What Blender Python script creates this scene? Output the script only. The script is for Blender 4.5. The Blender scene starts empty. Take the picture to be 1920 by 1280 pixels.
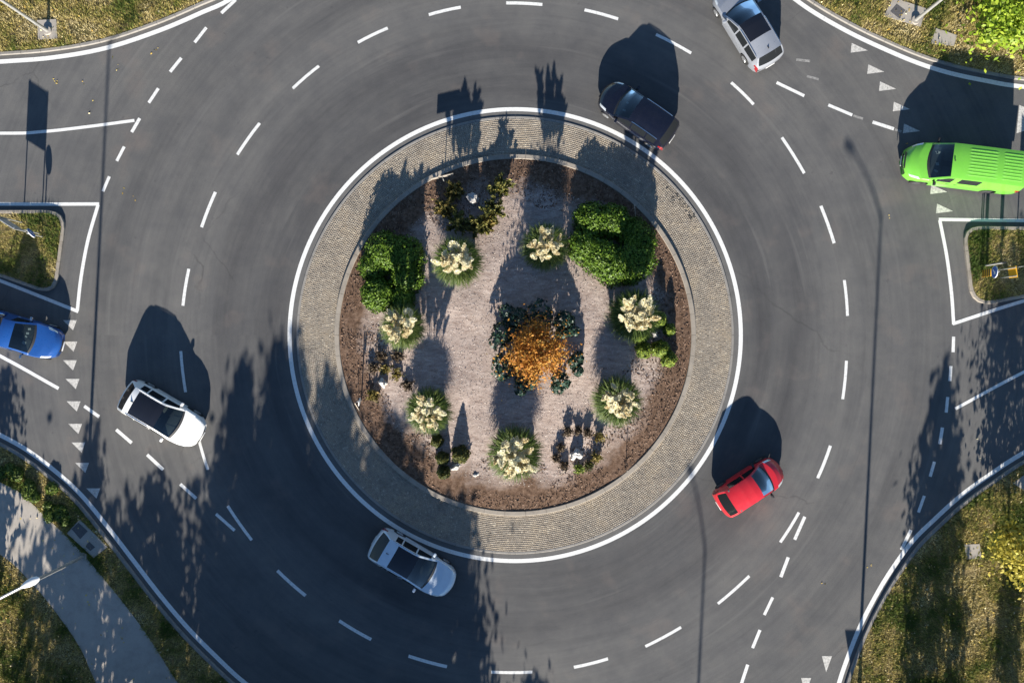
import bpy, bmesh, math, random
import numpy as np
from mathutils import Vector, Matrix, noise

scene = bpy.context.scene
COL = scene.collection
R = math.radians
# ------------------------------------------------------------------ camera, sky, sun, exposure
SC = 38.0          # photograph pixels per metre on the road
CAMH = 47.0        # drone height
cam_d = bpy.data.cameras.new('camera'); cam = bpy.data.objects.new('camera', cam_d); COL.objects.link(cam)
cam_d.sensor_width = 36.0
cam_d.lens = 36.0 * CAMH / (1920.0 / SC)
cam_d.clip_start = 0.5; cam_d.clip_end = 2000
cam.location = (0, 0, CAMH); cam.rotation_euler = (0, 0, 0)
scene.camera = cam

SUN_EL, SUN_SKEW = R(20.0), R(2.8)       # shadows fall up the picture and a little to the right
world = bpy.data.worlds.new('World'); scene.world = world; world.use_nodes = True
wn = world.node_tree.nodes; wl = world.node_tree.links
bg = wn['Background']; sky = wn.new('ShaderNodeTexSky'); sky.sky_type = 'NISHITA'; sky.sun_disc = False
sky.sun_elevation = SUN_EL; sky.sun_rotation = R(180) + SUN_SKEW
sky.air_density = 1.0; sky.dust_density = 0.0; sky.ozone_density = 4.0
wl.new(sky.outputs[0], bg.inputs[0]); bg.inputs[1].default_value = 0.06
sun_d = bpy.data.lights.new('sun', 'SUN'); sun = bpy.data.objects.new('sun', sun_d); COL.objects.link(sun)
sun_d.energy = 5.0; sun_d.angle = R(0.53); sun_d.color = (1.0, 0.93, 0.82)
sd = Vector((math.sin(SUN_SKEW) * math.cos(SUN_EL), math.cos(SUN_SKEW) * math.cos(SUN_EL), -math.sin(SUN_EL)))
sun.rotation_euler = sd.to_track_quat('-Z', 'Y').to_euler()
scene.view_settings.view_transform = 'Standard'; scene.view_settings.look = 'None'
scene.view_settings.exposure = 1.35; scene.view_settings.gamma = 1.0
scene.view_settings.use_curve_mapping = False
scene.render.engine = 'CYCLES'
scene.cycles.use_denoising = True
scene.cycles.max_bounces = 8; scene.cycles.transparent_max_bounces = 16

rng = np.random.default_rng(7)
random.seed(7)

# ------------------------------------------------------------------ helpers
def P(px, py, z=0.0):
    """ground position (metres) of a photograph pixel, put at height z"""
    return Vector(((px - 960) / SC, (640 - py) / SC, z))
def PT(px, py, h, z=0.0):
    """ground position below a feature that stands at height h"""
    k = (CAMH - h) / CAMH
    return Vector(((px - 960) / SC * k, (640 - py) / SC * k, z))
CX, CY = P(966, 628).x, P(966, 628).y

def setp(o, label=None, cat=None, group=None, kind=None):
    if label: o['label'] = label
    if cat: o['category'] = cat
    if group: o['group'] = group
    if kind: o['kind'] = kind
    return o
def link(o, parent=None):
    COL.objects.link(o)
    if parent is not None: o.parent = parent
    return o
def empty(name, loc=(0, 0, 0), rz=0.0, label=None, cat=None, group=None):
    o = bpy.data.objects.new(name, None); o.empty_display_size = .2
    o.location = loc; o.rotation_euler = (0, 0, rz)
    link(o); setp(o, label, cat, group); return o
def meshobj(name, V, F, mat, parent=None, smooth=False, rnd=None, sharp=None):
    """V (n,3); F list of index tuples or (m,k) array"""
    me = bpy.data.meshes.new(name)
    V = np.asarray(V, dtype=np.float32)
    if isinstance(F, np.ndarray):
        m, k = F.shape
        me.vertices.add(len(V)); me.vertices.foreach_set('co', V.ravel())
        me.loops.add(m * k); me.loops.foreach_set('vertex_index', F.astype(np.int32).ravel())
        me.polygons.add(m); me.polygons.foreach_set('loop_start', np.arange(0, m * k, k, dtype=np.int32))
        me.update(calc_edges=True)
    else:
        me.from_pydata([tuple(map(float, v)) for v in V], [], [tuple(int(i) for i in f) for f in F]); me.update()
    me.validate()
    if rnd is not None:
        a = me.attributes.new('rnd', 'FLOAT', 'FACE'); a.data.foreach_set('value', np.asarray(rnd, dtype=np.float32))
    if smooth:
        me.polygons.foreach_set('use_smooth', np.ones(len(me.polygons), dtype=bool))
        if sharp: me.set_sharp_from_angle(angle=sharp)
    me.materials.append(mat)
    return link(bpy.data.objects.new(name, me), parent)
def bmobj(name, bm, mat, parent=None, smooth=False, sharp=R(35), recalc=True):
    if recalc: bmesh.ops.recalc_face_normals(bm, faces=bm.faces)
    me = bpy.data.meshes.new(name); bm.to_mesh(me); bm.free()
    if smooth:
        me.polygons.foreach_set('use_smooth', np.ones(len(me.polygons), dtype=bool)); me.set_sharp_from_angle(angle=sharp)
    me.materials.append(mat)
    return link(bpy.data.objects.new(name, me), parent)
def dataobj(name, me, parent=None):
    return link(bpy.data.objects.new(name, me), parent)
def add_box(bm, c, s, rz=0.0, bev=0.0, rot=None):
    M = Matrix.Translation(c) @ (rot.to_4x4() if rot is not None else Matrix.Rotation(rz, 4, 'Z')) @ Matrix.Diagonal((*s, 1))
    r = bmesh.ops.create_cube(bm, size=1.0, matrix=M)
    if bev > 0:
        es = list({e for v in r['verts'] for e in v.link_edges})
        bmesh.ops.bevel(bm, geom=es, offset=bev, segments=2, affect='EDGES', profile=.6)
def add_cyl(bm, a, b, r0, r1=None, seg=12):
    a, b = Vector(a), Vector(b); d = b - a
    M = Matrix.Translation((a + b) / 2) @ d.to_track_quat('Z', 'Y').to_matrix().to_4x4()
    bmesh.ops.create_cone(bm, cap_ends=True, segments=seg, radius1=r0, radius2=r0 if r1 is None else r1, depth=d.length, matrix=M)
def add_tube(bm, pts, rads, seg=8):
    rings = []
    n = len(pts)
    for i, p in enumerate(pts):
        p = Vector(p)
        t = (Vector(pts[min(i + 1, n - 1)]) - Vector(pts[max(i - 1, 0)])).normalized()
        q = t.to_track_quat('Z', 'Y')
        rings.append([bm.verts.new(p + q @ Vector((math.cos(a) * rads[i], math.sin(a) * rads[i], 0))) for a in [2 * math.pi * k / seg for k in range(seg)]])
    for i in range(n - 1):
        for k in range(seg):
            bm.faces.new((rings[i][k], rings[i][(k + 1) % seg], rings[i + 1][(k + 1) % seg], rings[i + 1][k]))
    bm.faces.new(rings[0][::-1]); bm.faces.new(rings[-1])

# ------------------------------------------------------------------ materials
def newmat(name):
    m = bpy.data.materials.new(name); m.use_nodes = True
    nt = m.node_tree; return m, nt, nt.nodes['Principled BSDF']
def nd(nt, t, **kw):
    n = nt.nodes.new(t)
    for k, v in kw.items():
        if k.startswith('i_'): n.inputs[k[2:]].default_value = v
        else: setattr(n, k, v)
    return n
def ramp(nt, fac, stops):
    r = nt.nodes.new('ShaderNodeValToRGB'); e = r.color_ramp.elements
    while len(e) < len(stops): e.new(.5)
    for k, (p, c) in enumerate(stops):
        e[k].position = p; e[k].color = (*c, 1) if len(c) == 3 else c
    nt.links.new(fac, r.inputs[0]); return r.outputs[0]
def mixc(nt, a, b, fac, mode='MIX'):
    m = nt.nodes.new('ShaderNodeMix'); m.data_type = 'RGBA'; m.blend_type = mode
    for s, v in ((m.inputs[0], fac), (m.inputs[6], a), (m.inputs[7], b)):
        if isinstance(v, (int, float)): s.default_value = v
        elif isinstance(v, tuple): s.default_value = (*v, 1)
        else: nt.links.new(v, s)
    return m.outputs[2]
def math_n(nt, op, a, b=None, clamp=False):
    m = nt.nodes.new('ShaderNodeMath'); m.operation = op; m.use_clamp = clamp
    for i, v in enumerate((a, b)):
        if v is None: continue
        if isinstance(v, (int, float)): m.inputs[i].default_value = v
        else: nt.links.new(v, m.inputs[i])
    return m.outputs[0]
def noise_n(nt, vec, scale, detail=4, rough=.6, dist=0.0):
    n = nd(nt, 'ShaderNodeTexNoise', i_Scale=scale, i_Detail=detail, i_Roughness=rough, i_Distortion=dist)
    nt.links.new(vec, n.inputs['Vector']); return n.outputs['Fac']
def bump(nt, bsdf, h, strength, dist=.02):
    b = nd(nt, 'ShaderNodeBump', i_Strength=strength, i_Distance=dist)
    nt.links.new(h, b.inputs['Height']); nt.links.new(b.outputs[0], bsdf.inputs['Normal'])
def wpos(nt):
    return nd(nt, 'ShaderNodeNewGeometry').outputs['Position']
def simple(name, col, rough=.6, metal=0.0, var=.0, scale=8.0, coat=0.0, spec=.5):
    m, nt, b = newmat(name)
    b.inputs['Roughness'].default_value = rough; b.inputs['Metallic'].default_value = metal
    b.inputs['Coat Weight'].default_value = coat; b.inputs['Coat Roughness'].default_value = .04
    b.inputs['Specular IOR Level'].default_value = spec
    if var > 0:
        tc = nd(nt, 'ShaderNodeTexCoord').outputs['Object']
        f = noise_n(nt, tc, scale, 5)
        nt.links.new(ramp(nt, f, [(.3, tuple(c * (1 - var) for c in col)), (.7, tuple(min(1, c * (1 + var)) for c in col))]), b.inputs['Base Color'])
    else: b.inputs['Base Color'].default_value = (*col, 1)
    return m
def foliage(name, stops, rough=.55, transl=.25, spec=.3, objrand=0.0):
    m, nt, b = newmat(name)
    at = nd(nt, 'ShaderNodeAttribute', attribute_name='rnd')
    fac = at.outputs['Fac']
    if objrand > 0:
        oi = nd(nt, 'ShaderNodeObjectInfo'); fac = math_n(nt, 'ADD', fac, math_n(nt, 'MULTIPLY', math_n(nt, 'SUBTRACT', oi.outputs['Random'], .5), objrand), True)
    c = ramp(nt, fac, stops)
    nt.links.new(c, b.inputs['Base Color']); b.inputs['Roughness'].default_value = rough
    b.inputs['Specular IOR Level'].default_value = spec
    if transl > 0:
        t = nd(nt, 'ShaderNodeBsdfTranslucent'); nt.links.new(c, t.inputs[0])
        mx = nd(nt, 'ShaderNodeMixShader'); mx.inputs[0].default_value = transl
        nt.links.new(b.outputs[0], mx.inputs[1]); nt.links.new(t.outputs[0], mx.inputs[2])
        nt.links.new(mx.outputs[0], nt.nodes['Material Output'].inputs[0])
    return m

def mat_asphalt():
    m, nt, b = newmat('asphalt'); p = wpos(nt)
    big = noise_n(nt, p, .12, 5, .6); mid = noise_n(nt, p, .9, 5, .65); fine = noise_n(nt, p, 26, 3, .7); agg = noise_n(nt, p, 70, 2, .8)
    # worn wheel paths that follow the ring
    off = nd(nt, 'ShaderNodeVectorMath', operation='SUBTRACT'); nt.links.new(p, off.inputs[0]); off.inputs[1].default_value = (CX, CY, 0)
    ln = nd(nt, 'ShaderNodeVectorMath', operation='LENGTH'); nt.links.new(off.outputs[0], ln.inputs[0]); rad = ln.outputs['Value']
    sep = nd(nt, 'ShaderNodeSeparateXYZ'); nt.links.new(off.outputs[0], sep.inputs[0])
    ang = math_n(nt, 'ARCTAN2', sep.outputs[1], sep.outputs[0])
    cb = nd(nt, 'ShaderNodeCombineXYZ'); nt.links.new(math_n(nt, 'MULTIPLY', rad, .85), cb.inputs[0]); nt.links.new(math_n(nt, 'MULTIPLY', ang, 1.3), cb.inputs[1])
    streak = noise_n(nt, cb.outputs[0], 1.0, 4, .65, .3)
    col = ramp(nt, big, [(.25, (.096, .0965, .098)), (.5, (.108, .108, .1085)), (.75, (.121, .120, .118))])
    col = mixc(nt, col, ramp(nt, streak, [(.26, (.72, .72, .74)), (.5, (1, 1, 1)), (.75, (1.10, 1.085, 1.07))]), .7, 'MULTIPLY')
    # wheel paths polished dark round the ring, unevenly
    prof = ramp(nt, math_n(nt, 'MULTIPLY', math_n(nt, 'ADD', rad, math_n(nt, 'MULTIPLY', math_n(nt, 'SUBTRACT', noise_n(nt, p, .1, 2), .5), 2.4)), .04),
                [(.44, (.88,) * 3), (.485, (.58, .58, .605)), (.525, (.76, .76, .77)), (.57, (.60, .60, .625)), (.62, (.97, .965, .96)), (.67, (1.12, 1.105, 1.08)), (.72, (.88,) * 3), (.76, (1.03, 1.02, 1.01)), (.80, (.86,) * 3), (.88, (1.05, 1.04, 1.02)), (.96, (1, 1, 1))])
    col = mixc(nt, col, prof, ramp(nt, noise_n(nt, p, .11, 3), [(.30, (.30,) * 3), (.62, (1, 1, 1))]), 'MULTIPLY')
    cf = nd(nt, 'ShaderNodeCombineXYZ'); nt.links.new(math_n(nt, 'MULTIPLY', rad, 4.5), cf.inputs[0]); nt.links.new(math_n(nt, 'MULTIPLY', ang, 3.2), cf.inputs[1])
    fs = noise_n(nt, cf.outputs[0], 1.0, 5, .7, .2)
    col = mixc(nt, col, ramp(nt, fs, [(.3, (.86, .86, .87)), (.5, (1, 1, 1)), (.7, (1.10, 1.09, 1.08))]), .75, 'MULTIPLY')
    col = mixc(nt, col, ramp(nt, mid, [(.3, (.84, .84, .86)), (.7, (1.13, 1.11, 1.08))]), .9, 'MULTIPLY')
    # faint reddish dust
    red = ramp(nt, noise_n(nt, p, .45, 3), [(.58, (0, 0, 0)), (.75, (1, 1, 1))])
    col = mixc(nt, col, (.15, .12, .108), math_n(nt, 'MULTIPLY', red, .35))
    col = mixc(nt, col, ramp(nt, fine, [(.3, (.82, .82, .82)), (.7, (1.2, 1.2, 1.2))]), .8, 'MULTIPLY')
    col = mixc(nt, col, ramp(nt, agg, [(.35, (.8, .8, .8)), (.66, (1.22, 1.22, 1.2))]), .7, 'MULTIPLY')
    drip = ramp(nt, noise_n(nt, p, 3.2, 2, .5), [(.70, (0, 0, 0)), (.78, (1, 1, 1))])
    col = mixc(nt, col, (.055, .055, .058), math_n(nt, 'MULTIPLY', drip, .45))
    pale = ramp(nt, noise_n(nt, cf.outputs[0], .55, 3, .5), [(.62, (0, 0, 0)), (.78, (1, 1, 1))])
    col = mixc(nt, col, (.165, .16, .152), math_n(nt, 'MULTIPLY', pale, .4))
    # hairline cracks and sealed seams
    vo = nd(nt, 'ShaderNodeTexVoronoi', feature='DISTANCE_TO_EDGE', i_Scale=.09); nt.links.new(p, vo.inputs['Vector'])
    dn = nd(nt, 'ShaderNodeVectorMath', operation='ADD'); nt.links.new(p, dn.inputs[0])
    nz = nd(nt, 'ShaderNodeTexNoise', i_Scale=.7, i_Detail=5.0); nt.links.new(p, nz.inputs['Vector']); nt.links.new(nz.outputs['Color'], dn.inputs[1]); nt.links.new(dn.outputs[0], vo.inputs['Vector'])
    crack = math_n(nt, 'MULTIPLY', ramp(nt, vo.outputs['Distance'], [(.0, (1, 1, 1)), (.003, (0, 0, 0))]), ramp(nt, big, [(.5, (0, 0, 0)), (.6, (.5, .5, .5))]))
    col = mixc(nt, col, (.04, .04, .04), crack)
    nt.links.new(col, b.inputs['Base Color']); b.inputs['Roughness'].default_value = .82; b.inputs['Specular IOR Level'].default_value = .25
    bump(nt, b, math_n(nt, 'ADD', fine, agg), .35, .012)
    return m
def mat_paint(name='road_paint', wear=.45, col=(.70, .70, .68)):
    m, nt, b = newmat(name); p = wpos(nt)
    w = noise_n(nt, p, 9, 6, .75); f = noise_n(nt, p, 45, 3, .7)
    k = math_n(nt, 'ADD', math_n(nt, 'MULTIPLY', w, .6), math_n(nt, 'MULTIPLY', f, .4))
    c = ramp(nt, k, [(wear - .16, (.13, .13, .125)), (wear - .02, tuple(x * .72 for x in col)), (wear + .08, col)])
    nt.links.new(c, b.inputs['Base Color']); b.inputs['Roughness'].default_value = .7
    return m
def mat_ground(name, stops, scale=1.2, fine=18, bs=.5):
    m, nt, b = newmat(name); p = wpos(nt)
    n = noise_n(nt, p, scale, 7, .68); f = noise_n(nt, p, fine, 4, .75)
    c = mixc(nt, ramp(nt, n, stops), ramp(nt, f, [(.28, (.55, .55, .55)), (.5, (1, 1, 1)), (.75, (1.45, 1.42, 1.35))]), .9, 'MULTIPLY')
    nt.links.new(c, b.inputs['Base Color']); b.inputs['Roughness'].default_value = .95; b.inputs['Specular IOR Level'].default_value = .1
    bump(nt, b, f, bs, .05)
    return m
def mat_bed():
    m, nt, b = newmat('island_bed'); p = wpos(nt)
    off = nd(nt, 'ShaderNodeVectorMath', operation='SUBTRACT'); nt.links.new(p, off.inputs[0]); off.inputs[1].default_value = (CX, CY, 0)
    xy = nd(nt, 'ShaderNodeVectorMath', operation='MULTIPLY'); nt.links.new(off.outputs[0], xy.inputs[0]); xy.inputs[1].default_value = (1, 1, 0)
    ln = nd(nt, 'ShaderNodeVectorMath', operation='LENGTH'); nt.links.new(xy.outputs[0], ln.inputs[0])
    wob = noise_n(nt, p, .55, 5, .65)
    e = math_n(nt, 'ADD', ln.outputs['Value'], math_n(nt, 'MULTIPLY', math_n(nt, 'SUBTRACT', wob, .5), 3.2))
    # wind-combed gravel: stretched noise
    st = nd(nt, 'ShaderNodeMapping'); st.inputs['Scale'].default_value = (2.2, 6.5, 1); st.inputs['Rotation'].default_value = (0, 0, R(16)); nt.links.new(p, st.inputs['Vector'])
    comb = noise_n(nt, st.outputs[0], 1.0, 5, .7, .6); fine = noise_n(nt, p, 34, 4, .8); patch = noise_n(nt, p, .5, 4)
    grav = ramp(nt, comb, [(.25, (.15, .11, .09)), (.40, (.34, .275, .24)), (.58, (.45, .38, .335)), (.8, (.68, .59, .53))])
    grav = mixc(nt, grav, ramp(nt, patch, [(.3, (.80, .78, .80)), (.7, (1.1, 1.06, 1.04))]), .9, 'MULTIPLY')
    mul = ramp(nt, noise_n(nt, p, 5, 6, .75), [(.3, (.055, .034, .022)), (.5, (.135, .085, .058)), (.72, (.24, .165, .12))])
    fac = ramp(nt, math_n(nt, 'MULTIPLY', e, .1), [(.675, (0, 0, 0)), (.77, (1, 1, 1))])
    c = mixc(nt, grav, mul, fac)
    c = mixc(nt, c, ramp(nt, fine, [(.25, (.5, .5, .5)), (.5, (1, 1, 1)), (.75, (1.4, 1.38, 1.35))]), .9, 'MULTIPLY')
    nt.links.new(c, b.inputs['Base Color']); b.inputs['Roughness'].default_value = .95; b.inputs['Specular IOR Level'].default_value = .1
    bump(nt, b, math_n(nt, 'ADD', fine, comb), .35, .05)
    return m
def mat_setts():
    m, nt, b = newmat('granite_setts'); p = wpos(nt)
    at = nd(nt, 'ShaderNodeAttribute', attribute_name='rnd')
    c = ramp(nt, at.outputs['Fac'], [(0, (.215, .178, .138)), (.45, (.280, .240, .190)), (.8, (.310, .268, .215)), (1, (.40, .352, .28))])
    c = mixc(nt, c, ramp(nt, noise_n(nt, p, .8, 5, .7), [(.3, (.64, .66, .70)), (.5, (1, 1, 1)), (.7, (1.20, 1.14, 1.02))]), .9, 'MULTIPLY')
    c = mixc(nt, c, ramp(nt, noise_n(nt, p, 30, 4, .8), [(.3, (.75, .75, .75)), (.7, (1.2, 1.2, 1.2))]), .8, 'MULTIPLY')
    nt.links.new(c, b.inputs['Base Color']); b.inputs['Roughness'].default_value = .85
    return m
def mat_concrete(name, col, var=.16):
    m, nt, b = newmat(name); p = wpos(nt)
    n = noise_n(nt, p, 1.6, 7, .7); f = noise_n(nt, p, 40, 3, .75)
    c = ramp(nt, n, [(.25, tuple(x * (1 - 1.6 * var) for x in col)), (.5, col), (.8, tuple(x * (1 + var) for x in col))])
    c = mixc(nt, c, ramp(nt, f, [(.3, (.75, .75, .75)), (.7, (1.2, 1.2, 1.2))]), .8, 'MULTIPLY')
    nt.links.new(c, b.inputs['Base Color']); b.inputs['Roughness'].default_value = .9
    bump(nt, b, f, .3, .01)
    return m
def mat_glass(name, tint=(.34, .40, .40), refl=.10):
    m, nt, b = newmat(name); nt.nodes.remove(b)
    tr = nd(nt, 'ShaderNodeBsdfTransparent'); tr.inputs[0].default_value = (*tint, 1)
    gl = nd(nt, 'ShaderNodeBsdfGlossy'); gl.inputs['Roughness'].default_value = .03; gl.inputs[0].default_value = (.95, 1, 1, 1)
    fr = nd(nt, 'ShaderNodeFresnel', i_IOR=1.45)
    f = math_n(nt, 'ADD', fr.outputs[0], refl, True)
    mx = nd(nt, 'ShaderNodeMixShader'); nt.links.new(f, mx.inputs[0]); nt.links.new(tr.outputs[0], mx.inputs[1]); nt.links.new(gl.outputs[0], mx.inputs[2])
    nt.links.new(mx.outputs[0], nt.nodes['Material Output'].inputs[0])
    return m
def car_paint(name, col, metal=.0, rough=.35):
    m, nt, b = newmat(name)
    tc = nd(nt, 'ShaderNodeTexCoord').outputs['Object']
    d = noise_n(nt, tc, 2.2, 6, .7)
    c = mixc(nt, col, tuple(min(1, x * .9 + .004) for x in col), ramp(nt, d, [(.4, (0, 0, 0)), (.7, (1, 1, 1))]))
    nt.links.new(c, b.inputs['Base Color'])
    b.inputs['Metallic'].default_value = metal
    nt.links.new(ramp(nt, noise_n(nt, tc, 5, 5, .7), [(.3, (rough * .8,) * 3), (.7, (rough * 1.25,) * 3)]), b.inputs['Roughness'])
    b.inputs['Coat Weight'].default_value = .8; b.inputs['Coat Roughness'].default_value = .06
    return m

M = {}
M['asphalt'] = mat_asphalt()
M['paint'] = mat_paint(wear=.41)
M['paint_dash'] = mat_paint('lane_paint', .435)
M['paint_worn'] = mat_paint('worn_road_paint', .50, (.62, .60, .56))
M['paint_faint'] = mat_paint('faint_road_paint', .56, (.40, .39, .37))
M['verge'] = mat_ground('verge_soil', [(.28, (.08, .075, .026)), (.45, (.15, .12, .05)), (.6, (.24, .185, .09)), (.8, (.32, .255, .135))])
M['gutter'] = mat_concrete('gutter_concrete', (.115, .112, .108))
M['kerb'] = mat_concrete('kerb_concrete', (.29, .255, .212), .22)
M['kerb_grey'] = mat_concrete('kerb_grey_concrete', (.24, .225, .205))
M['slab'] = mat_concrete('slab_concrete', (.34, .31, .27))
M['walk'] = mat_concrete('walkway_concrete', (.37, .335, .295), .15)
M['bed'] = mat_bed(); M['setts'] = mat_setts()
M['mortar'] = mat_concrete('sett_joint', (.225, .19, .148))
M['hatch'] = simple('hatch_iron', (.10, .095, .095), .7, .2, .3, 20)
M['steel'] = simple('galvanised_steel', (.50, .50, .48), .45, .6, .15, 6)
M['lamp_white'] = simple('lamp_white', (.78, .78, .76), .35, 0, .05, 5)
M['lens'] = simple('lamp_lens', (.55, .56, .55), .2)
M['sign_blue'] = simple('sign_blue', (.02, .11, .42), .35)
M['sign_white'] = simple('sign_white', (.75, .75, .74), .4)
M['sign_grey'] = simple('sign_grey_back', (.42, .42, .41), .5, .4, .12, 6)
M['sign_yellow'] = simple('sign_yellow', (.72, .38, .02), .45)
M['sign_black'] = simple('sign_black', (.02, .02, .02), .45)
M['sign_red'] = simple('sign_red', (.55, .02, .02), .4)
M['tyre'] = simple('tyre_rubber', (.018, .018, .019), .85)
M['rim'] = simple('wheel_rim', (.55, .56, .57), .3, .8)
M['rim_dark'] = simple('dark_wheel_rim', (.16, .16, .17), .4, .7)
M['plastic'] = simple('black_plastic', (.02, .02, .021), .55)
M['interior'] = simple('car_interior', (.05, .05, .053), .8)
M['seat'] = simple('car_seat', (.11, .105, .10), .8, 0, .2, 8)
M['dash'] = simple('dashboard', (.075, .08, .085), .7)
M['paper'] = simple('white_paper', (.75, .74, .72), .7)
M['glass'] = mat_glass('car_glass', (.40, .47, .47), .035); M['glass_dark'] = simple('dark_side_glass', (.012, .014, .016), .06, 0, 0, 1, 0, .45)
M['pano'] = simple('panoramic_glass', (.010, .011, .016), .08, 0, 0, 1, .5)
M['headlight'] = simple('headlight_lens', (.62, .66, .68), .12, .3, 0, 1, .8)
M['taillight'] = simple('taillight_lens', (.24, .010, .012), .2, 0, 0, 1, .6)
M['chrome'] = simple('chrome', (.75, .76, .77), .15, 1.0)
M['bark'] = simple('bark', (.12, .09, .065), .9, 0, .35, 12)
M['rock'] = simple('pale_rock', (.34, .33, .32), .85, 0, .3, 7)
M['rock_white'] = simple('white_rock', (.47, .455, .43), .8, 0, .2, 9)
M['wood'] = simple('weathered_wood', (.42, .36, .29), .8, 0, .25, 14)
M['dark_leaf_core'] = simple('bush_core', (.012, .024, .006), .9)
M['thatch'] = simple('pampas_thatch', (.045, .070, .018), .9, 0, .4, 9)
M['grass'] = foliage('grass_blades', [(0, (.065, .11, .016)), (.20, (.17, .20, .034)), (.45, (.40, .33, .105)), (.75, (.55, .455, .195)), (1, (.64, .55, .31))], .7, .2)
M['fallen'] = foliage('fallen_leaves', [(0, (.36, .22, .04)), (.5, (.55, .42, .10)), (1, (.62, .55, .36))], .7, .1)
M['box_bush'] = foliage('clipped_bush_leaves', [(0, (.022, .050, .006)), (.5, (.075, .145, .013)), (1, (.16, .25, .028))], .5, .2)
M['holly'] = foliage('dark_shrub_leaves', [(0, (.008, .026, .016)), (.6, (.022, .055, .034)), (1, (.06, .10, .075))], .4, .1)
M['orange'] = foliage('orange_leaves', [(0, (.15, .05, .014)), (.35, (.36, .135, .024)), (.7, (.52, .25, .042)), (1, (.44, .31, .08))], .6, .3)
M['lime'] = foliage('lime_leaves', [(0, (.11, .19, .015)), (.5, (.24, .34, .025)), (1, (.42, .50, .06))], .5, .3)
M['yellow'] = foliage('yellow_leaves', [(0, (.14, .14, .02)), (.4, (.34, .29, .04)), (1, (.60, .52, .10))], .5, .3)
M['conifer'] = foliage('golden_conifer_leaves', [(0, (.035, .07, .012)), (.55, (.125, .18, .022)), (1, (.28, .33, .05))], .6, .15)
M['conifer_dark'] = foliage('dark_conifer_leaves', [(0, (.018, .030, .008)), (.6, (.06, .070, .016)), (1, (.15, .14, .03))], .6, .15)
M['olive'] = foliage('olive_shrub_leaves', [(0, (.05, .055, .012)), (.5, (.15, .125, .03)), (1, (.28, .20, .055))], .6, .2)
M['bronze'] = foliage('bronze_shrub_leaves', [(0, (.035, .028, .02)), (.5, (.095, .068, .045)), (1, (.17, .125, .075))], .6, .15)
M['wispy'] = foliage('wispy_shrub_leaves', [(0, (.04, .055, .012)), (.5, (.13, .125, .03)), (1, (.30, .27, .07))], .6, .2)
M['pampas_leaf'] = foliage('pampas_blades', [(0, (.040, .075, .016)), (.55, (.110, .165, .040)), (1, (.25, .29, .085))], .5, .35, objrand=.35)
M['plume'] = foliage('pampas_plume', [(0, (.60, .48, .26)), (.35, (.90, .84, .60)), (1, (.95, .92, .76))], .8, .45, objrand=.9)
M['tree_leaf'] = foliage('street_tree_leaves', [(0, (.035, .06, .012)), (.6, (.08, .11, .02)), (1, (.17, .17, .035))], .55, .25)
M['mulch'] = foliage('mulch_chips', [(0, (.055, .032, .02)), (.5, (.14, .085, .058)), (1, (.28, .19, .135))], .9, 0)
M['pebble'] = foliage('gravel_stones', [(0, (.20, .15, .125)), (.5, (.42, .355, .315)), (1, (.66, .59, .53))], .9, 0)
M['groundcover'] = foliage('groundcover_leaves', [(0, (.035, .07, .010)), (.5, (.085, .135, .02)), (1, (.17, .21, .04))], .5, .2)

# ------------------------------------------------------------------ curves and outlines (metres)
def smooth_curve(pts, step=.35):
    """Catmull-Rom through the points, resampled"""
    p = [np.array(q[:2], float) for q in pts]
    p = [2 * p[0] - p[1]] + p + [2 * p[-1] - p[-2]]
    out = []
    for i in range(1, len(p) - 2):
        n = max(2, int(np.linalg.norm(p[i + 1] - p[i]) / step))
        for t in np.linspace(0, 1, n, endpoint=False):
            a, b, c, d = p[i - 1:i + 3]
            out.append(.5 * (2 * b + (c - a) * t + (2 * a - 5 * b + 4 * c - d) * t * t + (3 * b - a - 3 * c + d) * t ** 3))
    out.append(p[-2]); return np.array(out)
def pxs(l): return [(P(*q).x, P(*q).y) for q in l]
def offset(c, d):
    """shift a polyline to its left by d"""
    t = np.gradient(c, axis=0); t /= np.linalg.norm(t, axis=1)[:, None] + 1e-9
    return c + d * np.stack([-t[:, 1], t[:, 0]], 1)
def circ(r, n=240, cx=CX, cy=CY):
    a = np.linspace(0, 2 * np.pi, n, endpoint=False); return np.stack([cx + r * np.cos(a), cy + r * np.sin(a)], 1)
def arc(cxp, cyp, rp, a0, a1, n=24):
    """pixel-space arc, angles in degrees, image y down"""
    return [(cxp + rp * math.cos(R(a)), cyp + rp * math.sin(R(a))) for a in np.linspace(a0, a1, n)]
def ribbon(name, c, w, z, mat, parent, closed=False):
    a, b = (offset(c, w / 2), offset(c, -w / 2)) if not closed else (None, None)
    if closed:
        t = np.roll(c, -1, 0) - np.roll(c, 1, 0); t /= np.linalg.norm(t, axis=1)[:, None]
        nn = np.stack([-t[:, 1], t[:, 0]], 1); a, b = c + nn * w / 2, c - nn * w / 2
    n = len(c); V = np.concatenate([np.c_[a, np.full(n, z)], np.c_[b, np.full(n, z)]])
    m = n if closed else n - 1; i = np.arange(m); j = (i + 1) % n
    return meshobj(name, V, np.stack([i + n, j + n, j, i], 1), mat, parent)
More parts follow.
